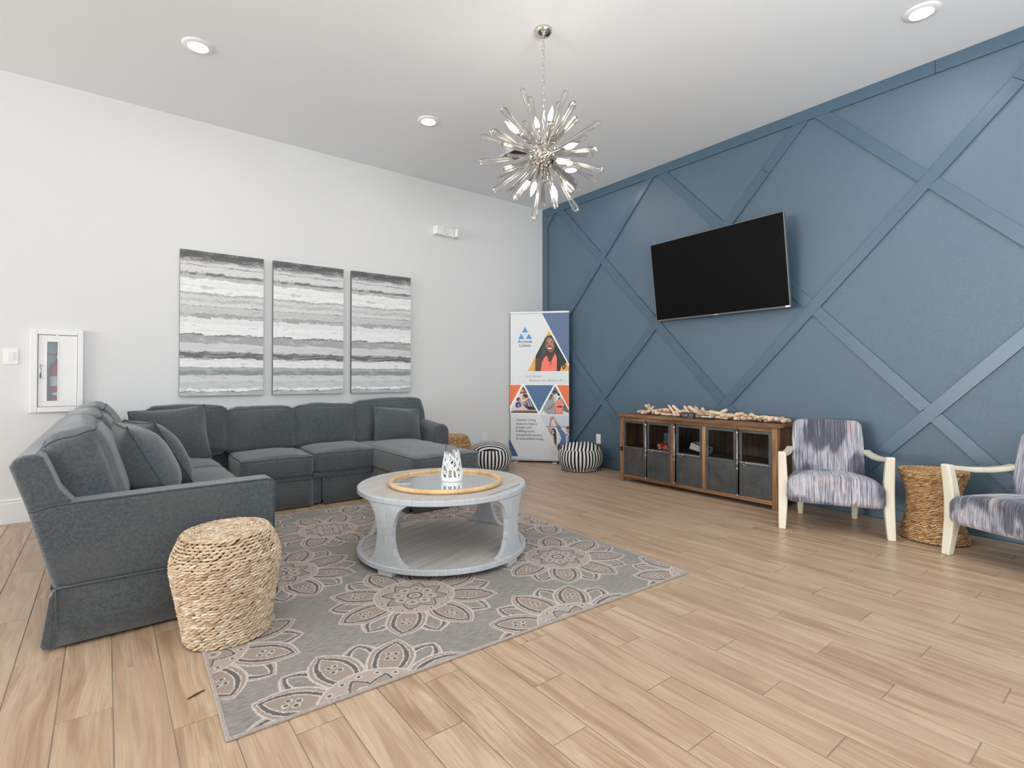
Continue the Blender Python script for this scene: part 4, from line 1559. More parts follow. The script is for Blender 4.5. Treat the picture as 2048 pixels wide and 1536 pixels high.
def armchair(label, loc, rz_):
    t = thing('armchair', label, 'chair', loc, rz_, group='pale wood armchairs')
    for s in (-1, 1):
        # front post: tapers to the foot, kicks forward at top and bottom
        secs = []
        for (zz_, yf, yb, wx) in ((0.0, -0.285, -0.240, 0.046), (0.10, -0.272, -0.216, 0.053), (0.22, -0.258, -0.194, 0.061), (0.33, -0.256, -0.192, 0.061), (0.44, -0.266, -0.211, 0.056), (0.512, -0.277, -0.227, 0.052), (0.547, -0.282, -0.234, 0.050)):
            xo = s * 0.343
            xi = s * (0.343 - wx)
            secs.append([Vector((xo, yf, zz_)), Vector((xi, yf, zz_)), Vector((xi, yb, zz_)), Vector((xo, yb, zz_))])
        lg = sweep('leg', secs, pale, t)
        MB().box((s * 0.322, -0.264, 0.002), (0.03, 0.032, 0.004)).build('glide', M['black'], lg)
        secs = []
        for (yy, zt, xc, w, h) in ((-0.268, 0.548, 0.319, 0.048, 0.036), (-0.20, 0.536, 0.316, 0.048, 0.030), (-0.08, 0.524, 0.296, 0.052, 0.032), (0.04, 0.520, 0.278, 0.054, 0.032), (0.14, 0.524, 0.262, 0.054, 0.030), (0.215, 0.536, 0.250, 0.054, 0.032)):
            secs.append([Vector((s * (xc + w / 2), yy, zt)), Vector((s * (xc - w / 2), yy, zt)), Vector((s * (xc - w / 2), yy + 0.004, zt - h)), Vector((s * (xc + w / 2), yy + 0.004, zt - h))])
        sweep('armrest', secs, pale, t, 0.01)
        secs = []
        for (zz_, yf, yb, w) in ((0.0, 0.245, 0.285, 0.036), (0.12, 0.215, 0.262, 0.044), (0.27, 0.17, 0.225, 0.05)):
            secs.append([Vector((s * (0.18 + w / 2), yf, zz_)), Vector((s * (0.18 - w / 2), yf, zz_)), Vector((s * (0.18 - w / 2), yb, zz_)), Vector((s * (0.18 + w / 2), yb, zz_))])
        sweep('leg', secs, pale, t)
    # seat: crowned, waterfall front edge, narrower at the back
    n = 18
    V_, F_ = [], []
    idx = {}

    def seat(a, e, c):
        k = (round(a, 4), round(e, 4), round(c, 4))
        if k not in idx:
            p = cush_map(a, e, c, 0.290, 0.255, 0.075, 0.038, 0.0, 0.0, 0.0, 0)
            if p.z > 0:
                p.z += 0.052 * max(0, 1 - a * a) ** 0.9 * (1 - 0.75 * max(0, e) ** 2) - 0.012 * max(0, e)
            p.x *= 1 - 0.10 * max(0, p.y + 0.10) / 0.36 * 1.6
            p.y -= 0.018 * (1 - a * a) * (1 if e < 0 else 0) * (-e)
            p.y += -0.055
            p.z += 0.278
            idx[k] = len(V_)
            V_.append(p)
        return idx[k]
    tt = [-1 + 2 * i / n for i in range(n + 1)]
    for s in (-1, 1):
        for i in range(n):
            for j in range(n):
                a0, a1, e0, e1 = tt[i], tt[i + 1], tt[j], tt[j + 1]
                F_.append([seat(a0, e0, s), seat(a1, e0, s), seat(a1, e1, s), seat(a0, e1, s)])
                F_.append([seat(a0, s, e0), seat(a1, s, e0), seat(a1, s, e1), seat(a0, s, e1)])
                F_.append([seat(s, a0, e0), seat(s, a1, e0), seat(s, a1, e1), seat(s, a0, e1)])
    MB().add(V_, F_).build('seat', ikat, t, smooth=True)
    # backrest: rounded shoulders, leaning back
    outl = []
    bw, tw, hh, rc = 0.236, 0.228, 0.46, 0.05
    for k in range(9):
        a = PI / 2 * k / 8
        outl.append((tw - rc + rc * math.cos(a), hh - rc + rc * math.sin(a)))
    for k in range(7):
        u = 1 - 2 * (k + 1) / 8
        outl.append(((tw - rc) * u, hh - 0.004 * (1 - u * u) * -1))
    for k in range(9):
        a = PI / 2 + PI / 2 * k / 8
        outl.append((-(tw - rc) + rc * math.cos(a), hh - rc + rc * math.sin(a)))
    for q in (0.30, 0.15, 0.0):
        outl.append((-bw, q))
    outl.append((0, 0))
    for q in (0.0, 0.15, 0.30):
        outl.append((bw, q))
    b = MB()
    rings = [(0.93, 0.050), (0.985, 0.042), (1.0, 0.022), (1.0, -0.022), (0.985, -0.040), (0.93, -0.048), (0.6, -0.058), (0.25, -0.062)]
    V_, F_ = [], []
    cz = 0.22
    m_ = len(outl)
    for (k, yy) in rings:
        for (px, pz) in outl:
            V_.append(Vector((px * k, yy, cz + (pz - cz) * k)))
    for i in range(len(rings) - 1):
        for k in range(m_):
            k2 = (k + 1) % m_
            F_.append((i * m_ + k, i * m_ + k2, (i + 1) * m_ + k2, (i + 1) * m_ + k))
    F_ += [list(range(m_)), [(len(rings) - 1) * m_ + k for k in range(m_)]]
    b.add(V_, F_, 0, XF((0, 0.165, 0.295), rx(-0.26)))
    b.build('backrest', ikat, t, smooth=True, angle=60)
    return t


c1 = armchair('pale wood armchair with streaky blue and lilac fabric beside the sideboard', (-0.505, -3.740, 0), math.radians(-64))
c2 = copy_tree(c1, None, (-0.525, -4.835, 0), math.radians(-112), 'pale wood armchair with streaky fabric cut off by the picture edge, beyond the hourglass stool')

# ------------------------------------------------------------------ roll-up banner in the corner
BD = Vector((0.68, -0.733, 0)).normalized()
BNx = math.atan2(BD.y, BD.x)
t = thing('rollup_banner', 'tall roll-up banner stand with triangle photos and slogans in the corner', 'banner', (-0.338, -0.305, 0), BNx)
BW = 0.375
alum = plain('satin_aluminium', (214, 216, 218), 0.35, 0.6)
MB().prism([(-0.045, 0.022), (0.045, 0.022), (0.045, 0.05), (0.02, 0.072), (-0.02, 0.072), (-0.045, 0.05)], -BW - 0.005, BW + 0.005, 'x').build('base_cassette', alum, t, bevel=0.004)
for sx in (-1, 1):
    MB().box((sx * 0.30 if sx < 0 else 0.20, -0.02, 0.007), (0.06, 0.22, 0.012)).build('foot', alum, t, bevel=0.005)
MB().bb(-BW - 0.003, BW + 0.003, -0.012, 0.012, 1.893, 1.918).build('top_rail', alum, t, bevel=0.003)
MB().tube([(0, 0.03, 0.05), (0, 0.03, 1.895)], 0.008, 10).build('pole', alum, t, smooth=True)
sheet = plain('banner_white', (226, 227, 228), 0.45, vary=0.01)
MB().bb(-BW + 0.002, BW - 0.002, -0.0015, 0.0, 0.06, 1.90).build('printed_sheet', sheet, t)
pm = {}


def ink(rgb):
    if rgb not in pm:
        pm[rgb] = plain('ink_%d_%d_%d' % rgb, rgb, 0.5, vary=0.05, scale=60)
    return pm[rgb]


def bpx(px, py):
    return ((px - 1079.4) * 0.00622, (924.3 - py) * 0.00643)
def za(a, c): return bpx(1010 + a / 9.6, 620 + c / 9.6)
def zb(a, c): return bpx(1010 + a / 9.036, 760 + c / 9.036)


def ell(cx, cy, rx_, ry_, rot=0.0, n=18):
    return [(cx + rx_ * math.cos(q) * math.cos(rot) - ry_ * math.sin(q) * math.sin(rot), cy + rx_ * math.cos(q) * math.sin(rot) + ry_ * math.sin(q) * math.cos(rot)) for q in [2 * PI * k / n for k in range(n)]]


def clip_poly(poly, clipper):
    """Sutherland-Hodgman against a convex polygon"""
    area_ = sum(clipper[i][0] * clipper[(i + 1) % len(clipper)][1] - clipper[(i + 1) % len(clipper)][0] * clipper[i][1] for i in range(len(clipper)))
    sg = 1 if area_ > 0 else -1
    for i in range(len(clipper)):
        a, c = clipper[i], clipper[(i + 1) % len(clipper)]
        side_ = lambda p: sg * ((c[0] - a[0]) * (p[1] - a[1]) - (c[1] - a[1]) * (p[0] - a[0]))
        out_ = []
        for k in range(len(poly)):
            p, q = poly[k], poly[(k + 1) % len(poly)]
            sp_, sq = side_(p), side_(q)
            if sp_ >= 0:
                out_.append(p)
            if (sp_ >= 0) != (sq >= 0):
                u = sp_ / (sp_ - sq)
                out_.append((p[0] + u * (q[0] - p[0]), p[1] + u * (q[1] - p[1])))
        poly = out_
        if len(poly) < 3:
            return []
    return poly


def picture(name, layers, to, clipper=None, y0=-0.0018):
    b = MB()
    mats = []
    for k, (rgb, poly) in enumerate(layers):
        m_ = ink(rgb)
        if m_ not in mats:
            mats.append(m_)
        cl = clipper and [to(*p) for p in clipper]
        pts = [to(*p) for p in poly]
        if cl:
            # fan the shape into triangles so that clipping stays exact for concave outlines
            from mathutils.geometry import tessellate_polygon
            tris = tessellate_polygon([[Vector((p[0], p[1], 0)) for p in pts]])
            for tr in tris:
                q = clip_poly([pts[i] for i in tr], cl)
                if len(q) >= 3:
                    b.add([(p[0], y0 - 0.00012 * k, p[1]) for p in q], [list(range(len(q)))], mats.index(m_))
        else:
            b.add([(p[0], y0 - 0.00012 * k, p[1]) for p in pts], [list(range(len(pts)))], mats.index(m_))
    return b.build(name, mats, t)


W_ = (246, 247, 247)
picture('colour_panel', [(W_, [(688, 90), (1245, 90), (1245, 1120)]), ((98, 114, 148), [(712, 90), (1245, 90), (1245, 1062)])], za)
# logo: three triangles around a pale one
picture('logo', [((236, 240, 244), [(380, 328), (222, 594), (540, 594)]), ((92, 152, 206), [(381, 345), (316, 458), (446, 458)]), ((92, 152, 206), [(306, 474), (240, 583), (372, 583)]), ((92, 152, 206), [(456, 474), (390, 583), (525, 583)]), ((214, 219, 226), [(326, 470), (438, 470), (382, 566)])], za)
ph1 = [(852, 425), (1242, 1100), (1242, 1195), (435, 1195)]
sk, sk2 = (150, 98, 76), (74, 52, 44)
picture('portrait_photo', [
    ((233, 176, 84), [(852, 425), (1242, 1100), (1242, 1195), (435, 1195)]),
    ((38, 46, 46), [(780, 560), (830, 522), (890, 515), (960, 560), (1020, 690), (1100, 850), (1180, 990), (1195, 1040), (1100, 1090), (1068, 1195), (588, 1195), (592, 900), (690, 730), (740, 640)]),
    ((92, 62, 46), [(600, 960), (700, 900), (725, 1040), (690, 1195), (595, 1195)]),
    ((58, 74, 74), [(730, 700), (800, 660), (810, 860), (740, 940), (690, 900)]),
    (sk2, [(825, 820), (960, 800), (970, 920), (900, 1030), (850, 1030), (812, 930)]),
    ((250, 124, 104), [(750, 945), (815, 898), (853, 1025), (900, 1000), (975, 855), (1008, 950), (1005, 1195), (690, 1195), (715, 1045)]),
    ((222, 98, 84), [(853, 1025), (900, 1000), (935, 1060), (850, 1090)]),
    (sk, ell(872, 692, 84, 148, -0.18)),
    ((186, 132, 108), ell(880, 640, 60, 66, -0.1)),
    ((176, 112, 92), ell(820, 725, 30, 34)),
    ((176, 112, 92), ell(930, 712, 30, 34)),
    ((52, 30, 26), [(800, 645), (826, 628), (852, 640), (830, 634)]),
    ((52, 30, 26), [(886, 634), (914, 618), (944, 630), (914, 625)]),
    ((40, 24, 22), ell(828, 664, 20, 9)),
    ((40, 24, 22), ell(912, 654, 20, 9)),
    ((120, 72, 56), ell(866, 712, 24, 16)),
    ((128, 52, 50), ell(868, 768, 58, 30, -0.08)),
    ((250, 248, 244), ell(868, 765, 42, 13, -0.08)),
    ((50, 44, 40), [(1120, 1060), (1150, 1050), (1185, 1090), (1175, 1150), (1130, 1165), (1108, 1110)]),
    ((233, 176, 84), ell(1145, 1105, 12, 20)), ((233, 176, 84), ell(1170, 1140, 8, 12)),
    ((196, 140, 60), [(540, 1010), (590, 985), (585, 1195), (565, 1195), (575, 1020)]),
], za, ph1)
picture('colour_panel', [(W_, [(75, 92), (1166, 92), (1166, 630), (75, 630)]), ((240, 118, 70), [(75, 106), (292, 106), (75, 490)]), ((78, 112, 148), [(350, 108), (890, 108), (617, 588)]), ((240, 118, 70), [(946, 108), (1166, 108), (1166, 520)])], zb)
ph2 = [(326, 124), (592, 607), (70, 607)]
picture('family_photo', [
    ((84, 62, 56), ph2),
    ((120, 74, 50), [(326, 124), (400, 260), (250, 260)]),
    ((226, 150, 70), ell(310, 215, 34, 22)),
    ((232, 216, 202), [(250, 268), (400, 256), (440, 330), (360, 400), (280, 400), (200, 360)]),
    ((92, 52, 46), ell(365, 305, 52, 40, 0.3)),
    ((206, 156, 132), ell(332, 342, 26, 30)),
    ((120, 96, 128), [(360, 400), (430, 345), (480, 430), (530, 520), (480, 545), (345, 470)]),
    ((214, 200, 214), [(392, 392), (404, 380), (452, 500), (436, 500)]), ((214, 200, 214), [(430, 366), (440, 360), (496, 500), (482, 500)]),
    ((42, 40, 46), [(335, 478), (520, 500), (560, 545), (400, 548)]),
    ((66, 44, 38), ell(232, 366, 42, 34, 0.2)),
    ((196, 144, 118), ell(256, 384, 22, 26)),
    ((76, 80, 132), [(178, 432), (225, 408), (282, 420), (290, 480), (262, 516), (180, 512)]),
    ((200, 202, 224), ell(232, 470, 18, 16)), ((46, 50, 96), ell(212, 456, 12, 14)),
    ((218, 166, 140), [(276, 424), (378, 412), (380, 436), (276, 462)]),
    ((232, 208, 196), [(190, 522), (340, 486), (420, 552), (180, 556)]),
    ((196, 152, 138), [(140, 556), (560, 552), (575, 578), (125, 580)]),
    ((66, 46, 44), [(120, 582), (585, 580), (592, 607), (70, 607)]),
], zb, ph2)
ph3 = [(916, 126), (1166, 560), (1166, 628), (640, 628), (655, 590)]
picture('friends_photo', [
    ((146, 178, 164), ph3),
    ((88, 104, 92), [(916, 126), (990, 260), (850, 250)]),
    ((226, 230, 230), [(640, 628), (690, 560), (790, 628)]), ((226, 230, 230), [(1070, 560), (1166, 610), (1166, 628), (1060, 628)]),
    ((236, 236, 238), ell(955, 330, 70, 70)),
    ((150, 106, 90), ell(905, 250, 28, 34)), ((56, 44, 44), ell(900, 228, 34, 20)),
    ((52, 44, 42), ell(832, 300, 32, 26)), ((134, 94, 76), ell(828, 330, 26, 36)),
    ((160, 164, 172), [(760, 420), (800, 376), (870, 380), (890, 440), (912, 560), (900, 628), (790, 628), (755, 520)]),
    ((186, 190, 200), [(880, 330), (940, 300), (930, 400), (890, 430)]),
    ((170, 118, 96), [(770, 530), (860, 470), (910, 410), (920, 440), (860, 520), (785, 552)]),
    ((130, 84, 66), ell(990, 335, 26, 36)), ((44, 38, 38), ell(985, 275, 32, 24)), ((242, 242, 242), ell(975, 318, 28, 16)),
    ((236, 146, 122), [(900, 420), (960, 372), (1040, 376), (1085, 450), (1060, 520), (1055, 628), (925, 628), (915, 520)]),
    ((120, 78, 62), [(950, 480), (1060, 490), (1090, 470), (1080, 500), (1000, 512), (940, 500)]),
    ((84, 62, 56), ell(1010, 488, 22, 16)),
], zb, ph3)
ph4 = [(642, 650), (1166, 650), (1166, 1200), (1000, 1320), (960, 1245)]
picture('dancing_photo', [
    ((208, 212, 222), ph4),
    ((224, 227, 233), [(900, 870), (1166, 870), (1166, 1320), (900, 1320)]),
    ((126, 132, 148), [(742, 842), (1120, 842), (1120, 856), (742, 856)]),
    ((196, 146, 122), [(826, 700), (862, 700), (822, 890), (826, 960), (782, 920)]),
    ((190, 138, 114), ell(868, 692, 34, 24)),
    ((196, 146, 122), [(880, 690), (912, 705), (985, 812), (940, 850)]),
    ((98, 116, 156), [(935, 850), (985, 812), (1035, 890), (1095, 960), (1030, 1050), (990, 960)]),
    ((46, 38, 38), [(850, 880), (900, 874), (930, 920), (940, 1050), (935, 1200), (900, 1130), (860, 960), (840, 1000), (826, 940)]),
    ((200, 150, 126), ell(868, 940, 28, 46, -0.25)), ((236, 230, 228), ell(878, 958, 11, 8)),
    ((226, 204, 190), [(850, 1010), (890, 1010), (900, 1130), (850, 1040)]),
    ((52, 46, 46), [(1112, 870), (1140, 836), (1166, 836), (1166, 930), (1130, 920)]),
    ((204, 150, 126), ell(1140, 930, 30, 52)), ((240, 236, 234), ell(1128, 952, 12, 9)),
    ((98, 116, 156), [(1030, 1040), (1095, 965), (1166, 1000), (1166, 1200), (1030, 1250), (960, 1245)]),
    ((196, 200, 210), [(1110, 1000), (1150, 1000), (1140, 1140), (1110, 1140)]),
    ((60, 66, 92), [(950, 1200), (990, 1130), (1010, 1250), (975, 1290)]),
], zb, ph4)
picture('colour_panel', [((62, 92, 136), [(62, 1075), (245, 1412), (62, 1412)]), (W_, [(62, 1060), (72, 1060), (256, 1412), (243, 1412)])], zb)


def text(body, x0, x1, zbase, cap, mat, parent, y=-0.0026, shear=0.0, bold=0.0, name='lettering', xf=None):
    cu = bpy.data.curves.new('lettering', 'FONT')
    cu.body = body
    cu.size = cap / 0.70
    cu.shear = shear
    cu.offset = bold
    cu.resolution_u = 3
    o = bpy.data.objects.new('lettering_tmp', cu)
    COL.objects.link(o)
    bpy.context.view_layer.update()
    me = bpy.data.meshes.new_from_object(o.evaluated_get(bpy.context.evaluated_depsgraph_get()))
    bpy.data.objects.remove(o)
    xs = [v.co.x for v in me.vertices]
    a, c = min(xs), max(xs)
    k = (x1 - x0) / (c - a)
    for v in me.vertices:
        p = Vector((x0 + (v.co.x - a) * k, y, zbase + v.co.y))
        v.co = xf @ p if xf else p
    me.materials.clear()
    me.materials.append(mat)
    me.name = 'lettering'
    return link(name, me, parent)


ink_dark, ink_grey, ink_slate = ink((66, 70, 78)), ink((150, 154, 160)), ink((84, 92, 112))
def tline(body, f, a0, a1, base, cap_px, scale, mat, **k):
    p, q = f(a0, base), f(a1, base)
    return text(body, p[0], q[0], p[1], cap_px / scale * 0.00643, mat, t, **k)
tline('A', za, 236, 302, 655, 54, 9.6, ink_dark, bold=0.0006)
tline('DVENIR', za, 306, 528, 655, 41, 9.6, ink_dark, bold=0.0006)
tline('L', za, 268, 306, 730, 54, 9.6, ink_dark, bold=0.0006)
tline('IVING', za, 312, 496, 730, 41, 9.6, ink_dark, bold=0.0006)
tline('Live Better...', za, 395, 745, 1312, 44, 9.6, ink_grey, shear=0.25)
tline('Because you deserve it!', za, 460, 1112, 1388, 44, 9.6, ink_grey, shear=0.25)
for body, xe, base in (('Advenir Living', 552, 752), ('exists to impact', 585, 820), ('people with', 485, 886), ('fulfilling work,', 538, 952), ('exceptional service', 668, 1020), ('& unparalleled living.', 702, 1086)):
    tline(body, zb, 188, xe, base, 40, 9.036, ink_slate, bold=0.0004)

# brushed white characters on the dark block, as far as they show
wmat = plain('block_letters', (206, 200, 206), 0.6)
tilt_ = XF((-0.0185, 0, 0.0285), ry(0.16)) @ rzm(-PI / 2).to_4x4()
b = MB()
for (xa, za_, xb, zb_) in ((-0.052, -0.006, -0.045, 0.010), (-0.034, -0.006, -0.024, 0.010), (-0.020, -0.008, -0.012, 0.013), (-0.012, 0.013, -0.003, -0.006), (-0.016, 0.000, -0.004, 0.002), (-0.002, 0.012, -0.002, 0.004), (0.026, 0.012, 0.031, 0.003), (0.036, 0.012, 0.031, 0.003), (0.031, 0.003, 0.030, -0.005), (0.042, 0.008, 0.049, 0.012), (0.049, 0.012, 0.056, 0.007),
                           (0.020, -0.012, 0.027, -0.018), (0.027, -0.018, 0.021, -0.019), (0.044, -0.012, 0.050, -0.018), (0.044, -0.019, 0.044, -0.012)):
    d = Vector((xb - xa, 0, zb_ - za_))
    a_ = math.atan2(d.z, d.x)
    b.box(((xa + xb) / 2, -0.0012, (za_ + zb_) / 2), (d.length, 0.0006, 0.0024), rot=ry(-a_), xf=tilt_)
o = b.build('lettering', wmat, WORD_BLOCK)
o['kind'] = 'stuff'

# ------------------------------------------------------------------ television on a tilting wall mount
t = thing('television', 'black flat television tilted down from the blue wall', 'television', (-0.16, -2.612, 2.066))
t.rotation_euler = (0, 0, -0.045)
W2, H2 = 0.70, 0.402
tl = XF((0, 0, 0), ry(-0.129))
bez = plain('tv_bezel', (120, 122, 124), 0.3, 0.6)
g = G('tv_screen')
scr = g.out(srgb(4, 4, 5), 0.35, spec=0.12)
b = MB()
b.bb(-0.012, 0.012, -W2, W2, -H2, H2, xf=tl)
b.build('bezel', bez, t, bevel=0.003)
MB().bb(-0.0135, -0.0115, -W2 + 0.008, W2 - 0.008, -H2 + 0.016, H2 - 0.008, xf=tl).build('screen', scr, t)
MB().bb(0.012, 0.05, -W2 + 0.14, W2 - 0.14, -H2 + 0.05, H2 - 0.18, xf=tl).build('housing', M['black'], t, bevel=0.012)
MB().bb(-0.0145, -0.012, -0.022, 0.022, -H2 + 0.002, -H2 + 0.012, xf=tl).build('maker_plate', M['chrome'], t)
MB().bb(-0.0145, -0.012, -W2 + 0.004, -W2 + 0.042, -H2 + 0.004, -H2 + 0.018, xf=tl).build('sticker', M['white_plastic'], t)
MB().bb(0.05, 0.158, -0.22, 0.22, -0.10, 0.10).build('wall_bracket', M['black'], t, bevel=0.004)
for s in (-0.2, 0.2):
    MB().bb(0.04, 0.07, s - 0.02, s + 0.02, -0.2, 0.2, xf=tl).build('mount_arm', M['black'], t)

# ------------------------------------------------------------------ sputnik chandelier
CZ = 2.525
t = thing('chandelier', 'sputnik chandelier of clear glass drops around a chrome ball', 'chandelier', (-2.449, -2.786, H))
MB().lathe([(0.058, 0.0), (0.058, -0.012), (0.052, -0.026), (0.030, -0.042), (0.010, -0.046), (0.010, -0.056), (0.0005, -0.058)], 36, cap=False).build('canopy', M['chrome'], t, smooth=True)
zc0 = CZ - H
# chain
lk = MB()
ov = []
for k in range(20):
    a = 2 * PI * k / 20
    ov.append((0.0085 * math.copysign(abs(math.cos(a)) ** 0.7, math.cos(a)), 0, 0.0255 * math.copysign(abs(math.sin(a)) ** 0.8, math.sin(a))))
lk.tube(ov, 0.0022, 6, closed=True)
lm_ = lk.mesh('chain_link', M['chrome'], smooth=True)
ztop, zbot = -0.060, zc0 + 0.098
nl = 17
for k in range(nl):
    o = link('chain_link', lm_, t)
    o.location = (0, 0, ztop - 0.02 + (zbot - ztop + 0.03) * k / (nl - 1))
    o.rotation_euler = (0, 0, 0.5 + (k % 2) * PI / 2)
# ball and drops
MB().ball((0, 0, zc0), 0.078, 32, 18).build('ball', M['chrome'], t, smooth=True)
MB().lathe([(0.014, 0.07), (0.014, 0.092), (0.006, 0.1), (0.006, 0.108)], 16, xf=XF((0, 0, zc0))).build('stem', M['chrome'], t, smooth=True)
DR = [(-0.27,0.16,0.95),(-0.02,0.28,0.96),(0.27,-0.19,0.94),(-0.28,-0.91,0.30),(0.38,0.07,0.92),(-0.29,-0.95,0.08),(0.73,-0.42,0.54),(0.86,-0.01,0.51),(0.06,-0.97,-0.23),(0.97,-0.04,0.25),(0.31,-0.86,-0.41),(0.97,-0.16,-0.20),(0.95,0.21,-0.24),(0.96,0.28,-0.10),(-0.09,-0.67,-0.73),(0.25,-0.43,-0.87),(-0.15,-0.42,-0.90),(0.58,0.68,-0.44),(-0.22,-0.04,-0.98),(-0.60,-0.10,-0.79),(0.08,0.96,-0.28),(-0.75,0.20,-0.63),(-0.10,0.99,-0.09),(-0.85,-0.20,-0.48),(0.0,0.95,0.31),(-0.93,0.27,-0.25),(-0.59,0.71,0.37),(-0.99,-0.10,0.03),(-0.93,-0.23,0.30),(-0.94,-0.28,-0.20),(0.15,0.62,0.77),(-0.58,-0.81,-0.01),(0.65,0.27,0.71),(-0.54,-0.82,-0.20),(-0.69,-0.56,-0.47),(-0.48,-0.58,-0.66),(-0.28,-0.84,-0.46),(-0.67,-0.70,-0.24),(0.81,0.58,0.13),(0.30,0.70,0.65)]
BU = [(-0.93,-0.02,0.36),(0.11,0.37,0.92),(0.19,-0.04,0.98),(-0.08,-0.98,-0.15),(-0.24,-0.84,-0.48),(0.23,0.90,-0.37),(-0.41,-0.11,-0.90),(0.06,-0.31,-0.95)]
drop_glass = clear_glass('drop_glass', (0.98, 0.97, 0.95), (0.80, 0.75, 0.68), 0.6)
pro = [(0.0085, 0.0), (0.0085, 0.05), (0.0095, 0.14), (0.0115, 0.22), (0.0150, 0.285), (0.0195, 0.322), (0.0215, 0.345), (0.0195, 0.362), (0.0125, 0.373), (0.0005, 0.377)]
dmesh = MB().lathe(pro, 16, cap=False).mesh('glass_drop', drop_glass, smooth=True)
cmesh = MB().lathe([(0.0135, -0.012), (0.0135, 0.012), (0.010, 0.022), (0.0088, 0.024)], 14).mesh('socket_cup', M['chrome'], smooth=True)
for d in DR:
    q = Vector(d).normalized()
    o = link('glass_drop', dmesh, t)
    o.location = Vector((0, 0, zc0)) + q * 0.078
    o.rotation_euler = q.to_track_quat('Z', 'Y').to_euler()
    c = link('socket_cup', cmesh, o)
bulbm = emitter('bulb_glow', (255, 238, 216), 42.0)
hold = MB().lathe([(0.009, 0.0), (0.009, 0.125), (0.012, 0.13), (0.012, 0.165), (0.0105, 0.168)], 14).mesh('bulb_arm', M['chrome'], smooth=True)
bul = MB().lathe([(0.010, 0.168), (0.0145, 0.185), (0.0165, 0.205), (0.013, 0.232), (0.006, 0.255), (0.001, 0.272)], 14, cap=False).mesh('bulb', bulbm, smooth=True)
for d in BU:
    q = Vector(d).normalized()
    o = link('bulb_arm', hold, t)
    o.location = Vector((0, 0, zc0)) + q * 0.07
    o.rotation_euler = q.to_track_quat('Z', 'Y').to_euler()
    link('bulb', bul, o)

# ------------------------------------------------------------------ three striped canvases
g = G('striped_canvas')
x, y, z = g.xyz()                     # local: x 0..w, z 0..1.275
v = 1.0 - z / 1.275
u = x / 0.67
w1 = g.noise(g.vec(u * 2.4, v * 5.0, 0.0), 1.0, 2, 0.5) - 0.5
w2 = g.noise(g.vec(u * 12.0, v * 22.0, 3.0), 1.0, 6, 0.8) - 0.5
w3 = g.noise(g.vec(u * 4.5, v * 40.0, 5.0), 1.0, 3, 0.6) - 0.5
vv = v + w1 * 0.030 + w2 * 0.040 + w3 * 0.030
def gr(k): return srgb(k, k, k)
st = [(0.0, 102), (0.028, 118), (0.055, 168), (0.074, 216), (0.094, 138), (0.100, 222), (0.148, 128), (0.166, 196), (0.190, 244), (0.236, 232), (0.243, 246), (0.285, 190), (0.300, 222), (0.322, 204), (0.345, 224), (0.372, 150), (0.378, 208), (0.428, 178), (0.456, 238), (0.50, 246), (0.572, 142), (0.583, 176), (0.636, 218), (0.688, 112), (0.742, 244), (0.800, 192), (0.822, 150), (0.852, 220), (0.900, 208), (0.946, 250), (0.966, 120), (0.972, 190)]
col = g.ramp(vv, [(p, gr(k)) for p, k in st], 'CONSTANT')
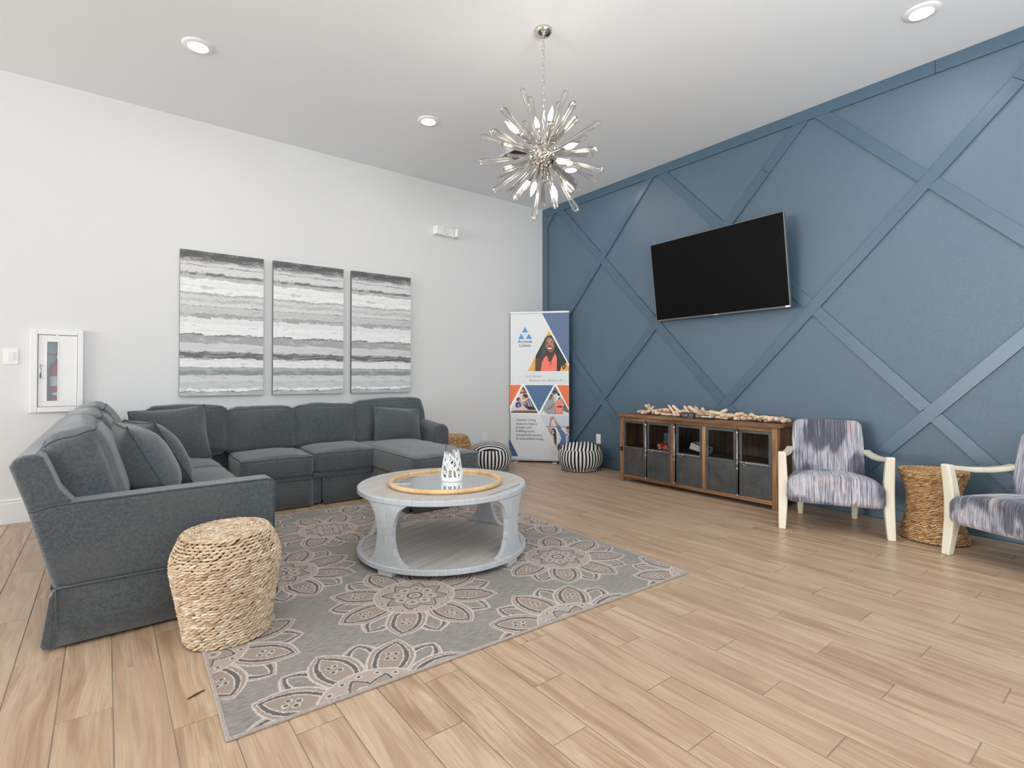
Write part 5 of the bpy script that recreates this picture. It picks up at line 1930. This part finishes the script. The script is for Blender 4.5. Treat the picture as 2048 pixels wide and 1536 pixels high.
# broken dark strokes and scraped patches inside the bands
s1 = g.noise(g.vec(u * 4.0, v * 95.0, 7.0), 1.0, 4, 0.65)
s2 = g.noise(g.vec(u * 30.0, v * 120.0, 11.0), 1.0, 3, 0.7)
gate = g.noise(g.vec(u * 3.0, v * 16.0, 21.0), 1.0, 2, 0.5)
dk = g.band(v, 0.28, 0.355) * g.sm(u, 0.25, 0.6) * 0.8 + g.band(v, 0.40, 0.46) * 0.5 + g.band(v, 0.795, 0.858) * g.sm(u, 0.3, 0.6) + g.band(v, 0.135, 0.17) * g.sm(u, 0.45, 0.2) + 0.12
col = g.mix(g.sm(s2, 0.56, 0.64) * g.m('MINIMUM', dk, 1.0) * 0.8, col, gr(88))
col = g.mix(g.sm(s1, 0.64, 0.70) * g.sm(gate, 0.5, 0.6) * 0.55, col, gr(120))
col = g.mix(g.sm(s1, 0.34, 0.28) * 0.5, col, gr(238))
lowp = g.band(v, 0.66, 0.76) * g.sm(s1, 0.52, 0.60)
col = g.mix(lowp * 0.6, col, gr(196))
tone = g.noise(g.vec(u * 5.0, v * 34.0, 31.0), 1.0, 4, 0.6)
col = g.mix(g.sm(tone, 0.54, 0.60) * 0.45, col, gr(226))
col = g.mix(g.sm(tone, 0.40, 0.34) * 0.40, col, gr(150))
crack = g.noise(g.vec(u * 40.0, v * 55.0, 37.0), 1.0, 3, 0.7)
col = g.mix(g.sm(crack, 0.60, 0.66) * 0.30, col, gr(170))
col = g.mix(g.lt(v, 0.05) * g.sm(w2, -0.15, 0.05) * 0.8, col, gr(96))
col = g.mix(g.band(v, 0.80, 0.86) * 0.35, col, srgb(150, 164, 166))
relief = g.noise(g.vec(u * 18.0, v * 60.0, 1.0), 1.0, 4, 0.6)
canvas_mat = g.out(col, 0.6, spec=0.25, normal=g.bump(relief * 0.6 + s2 * 0.4, 0.35, 0.004))
edge_mat = plain('canvas_edge', (112, 112, 114), 0.7)
for x0, x1, lab_ in ((-4.195, -3.529, 'leftmost of the three grey and white striped canvases above the sofa'), (-3.444, -2.770, 'middle of the three grey and white striped canvases above the sofa'), (-2.684, -2.009, 'rightmost of the three grey and white striped canvases above the sofa')):
    t = thing('striped_canvas', lab_, 'painting', (x0, -0.003, 0.915), 0, 'striped canvases on the white wall')
    w = x1 - x0
    MB().bb(0, w, -0.036, 0, 0, 1.275).build('stretcher', edge_mat, t, bevel=0.002)
    MB().bb(0.001, w - 0.001, -0.0375, -0.0355, 0.001, 1.274).build('painted_face', canvas_mat, t)

# a dark splinter on the floor near the rug
t = MB().tube([(-0.026, -0.012, 0.003), (0.0, 0.001, 0.0035), (0.026, 0.012, 0.003)], [0.0022, 0.003, 0.0018], 6).build('splinter', plain('splinter_bark', (70, 52, 40), 0.9), None, smooth=True)
t.location = (-4.442, -3.267, 0)
tag(t, 'short dark splinter lying on the floor beside the rug', 'twig')
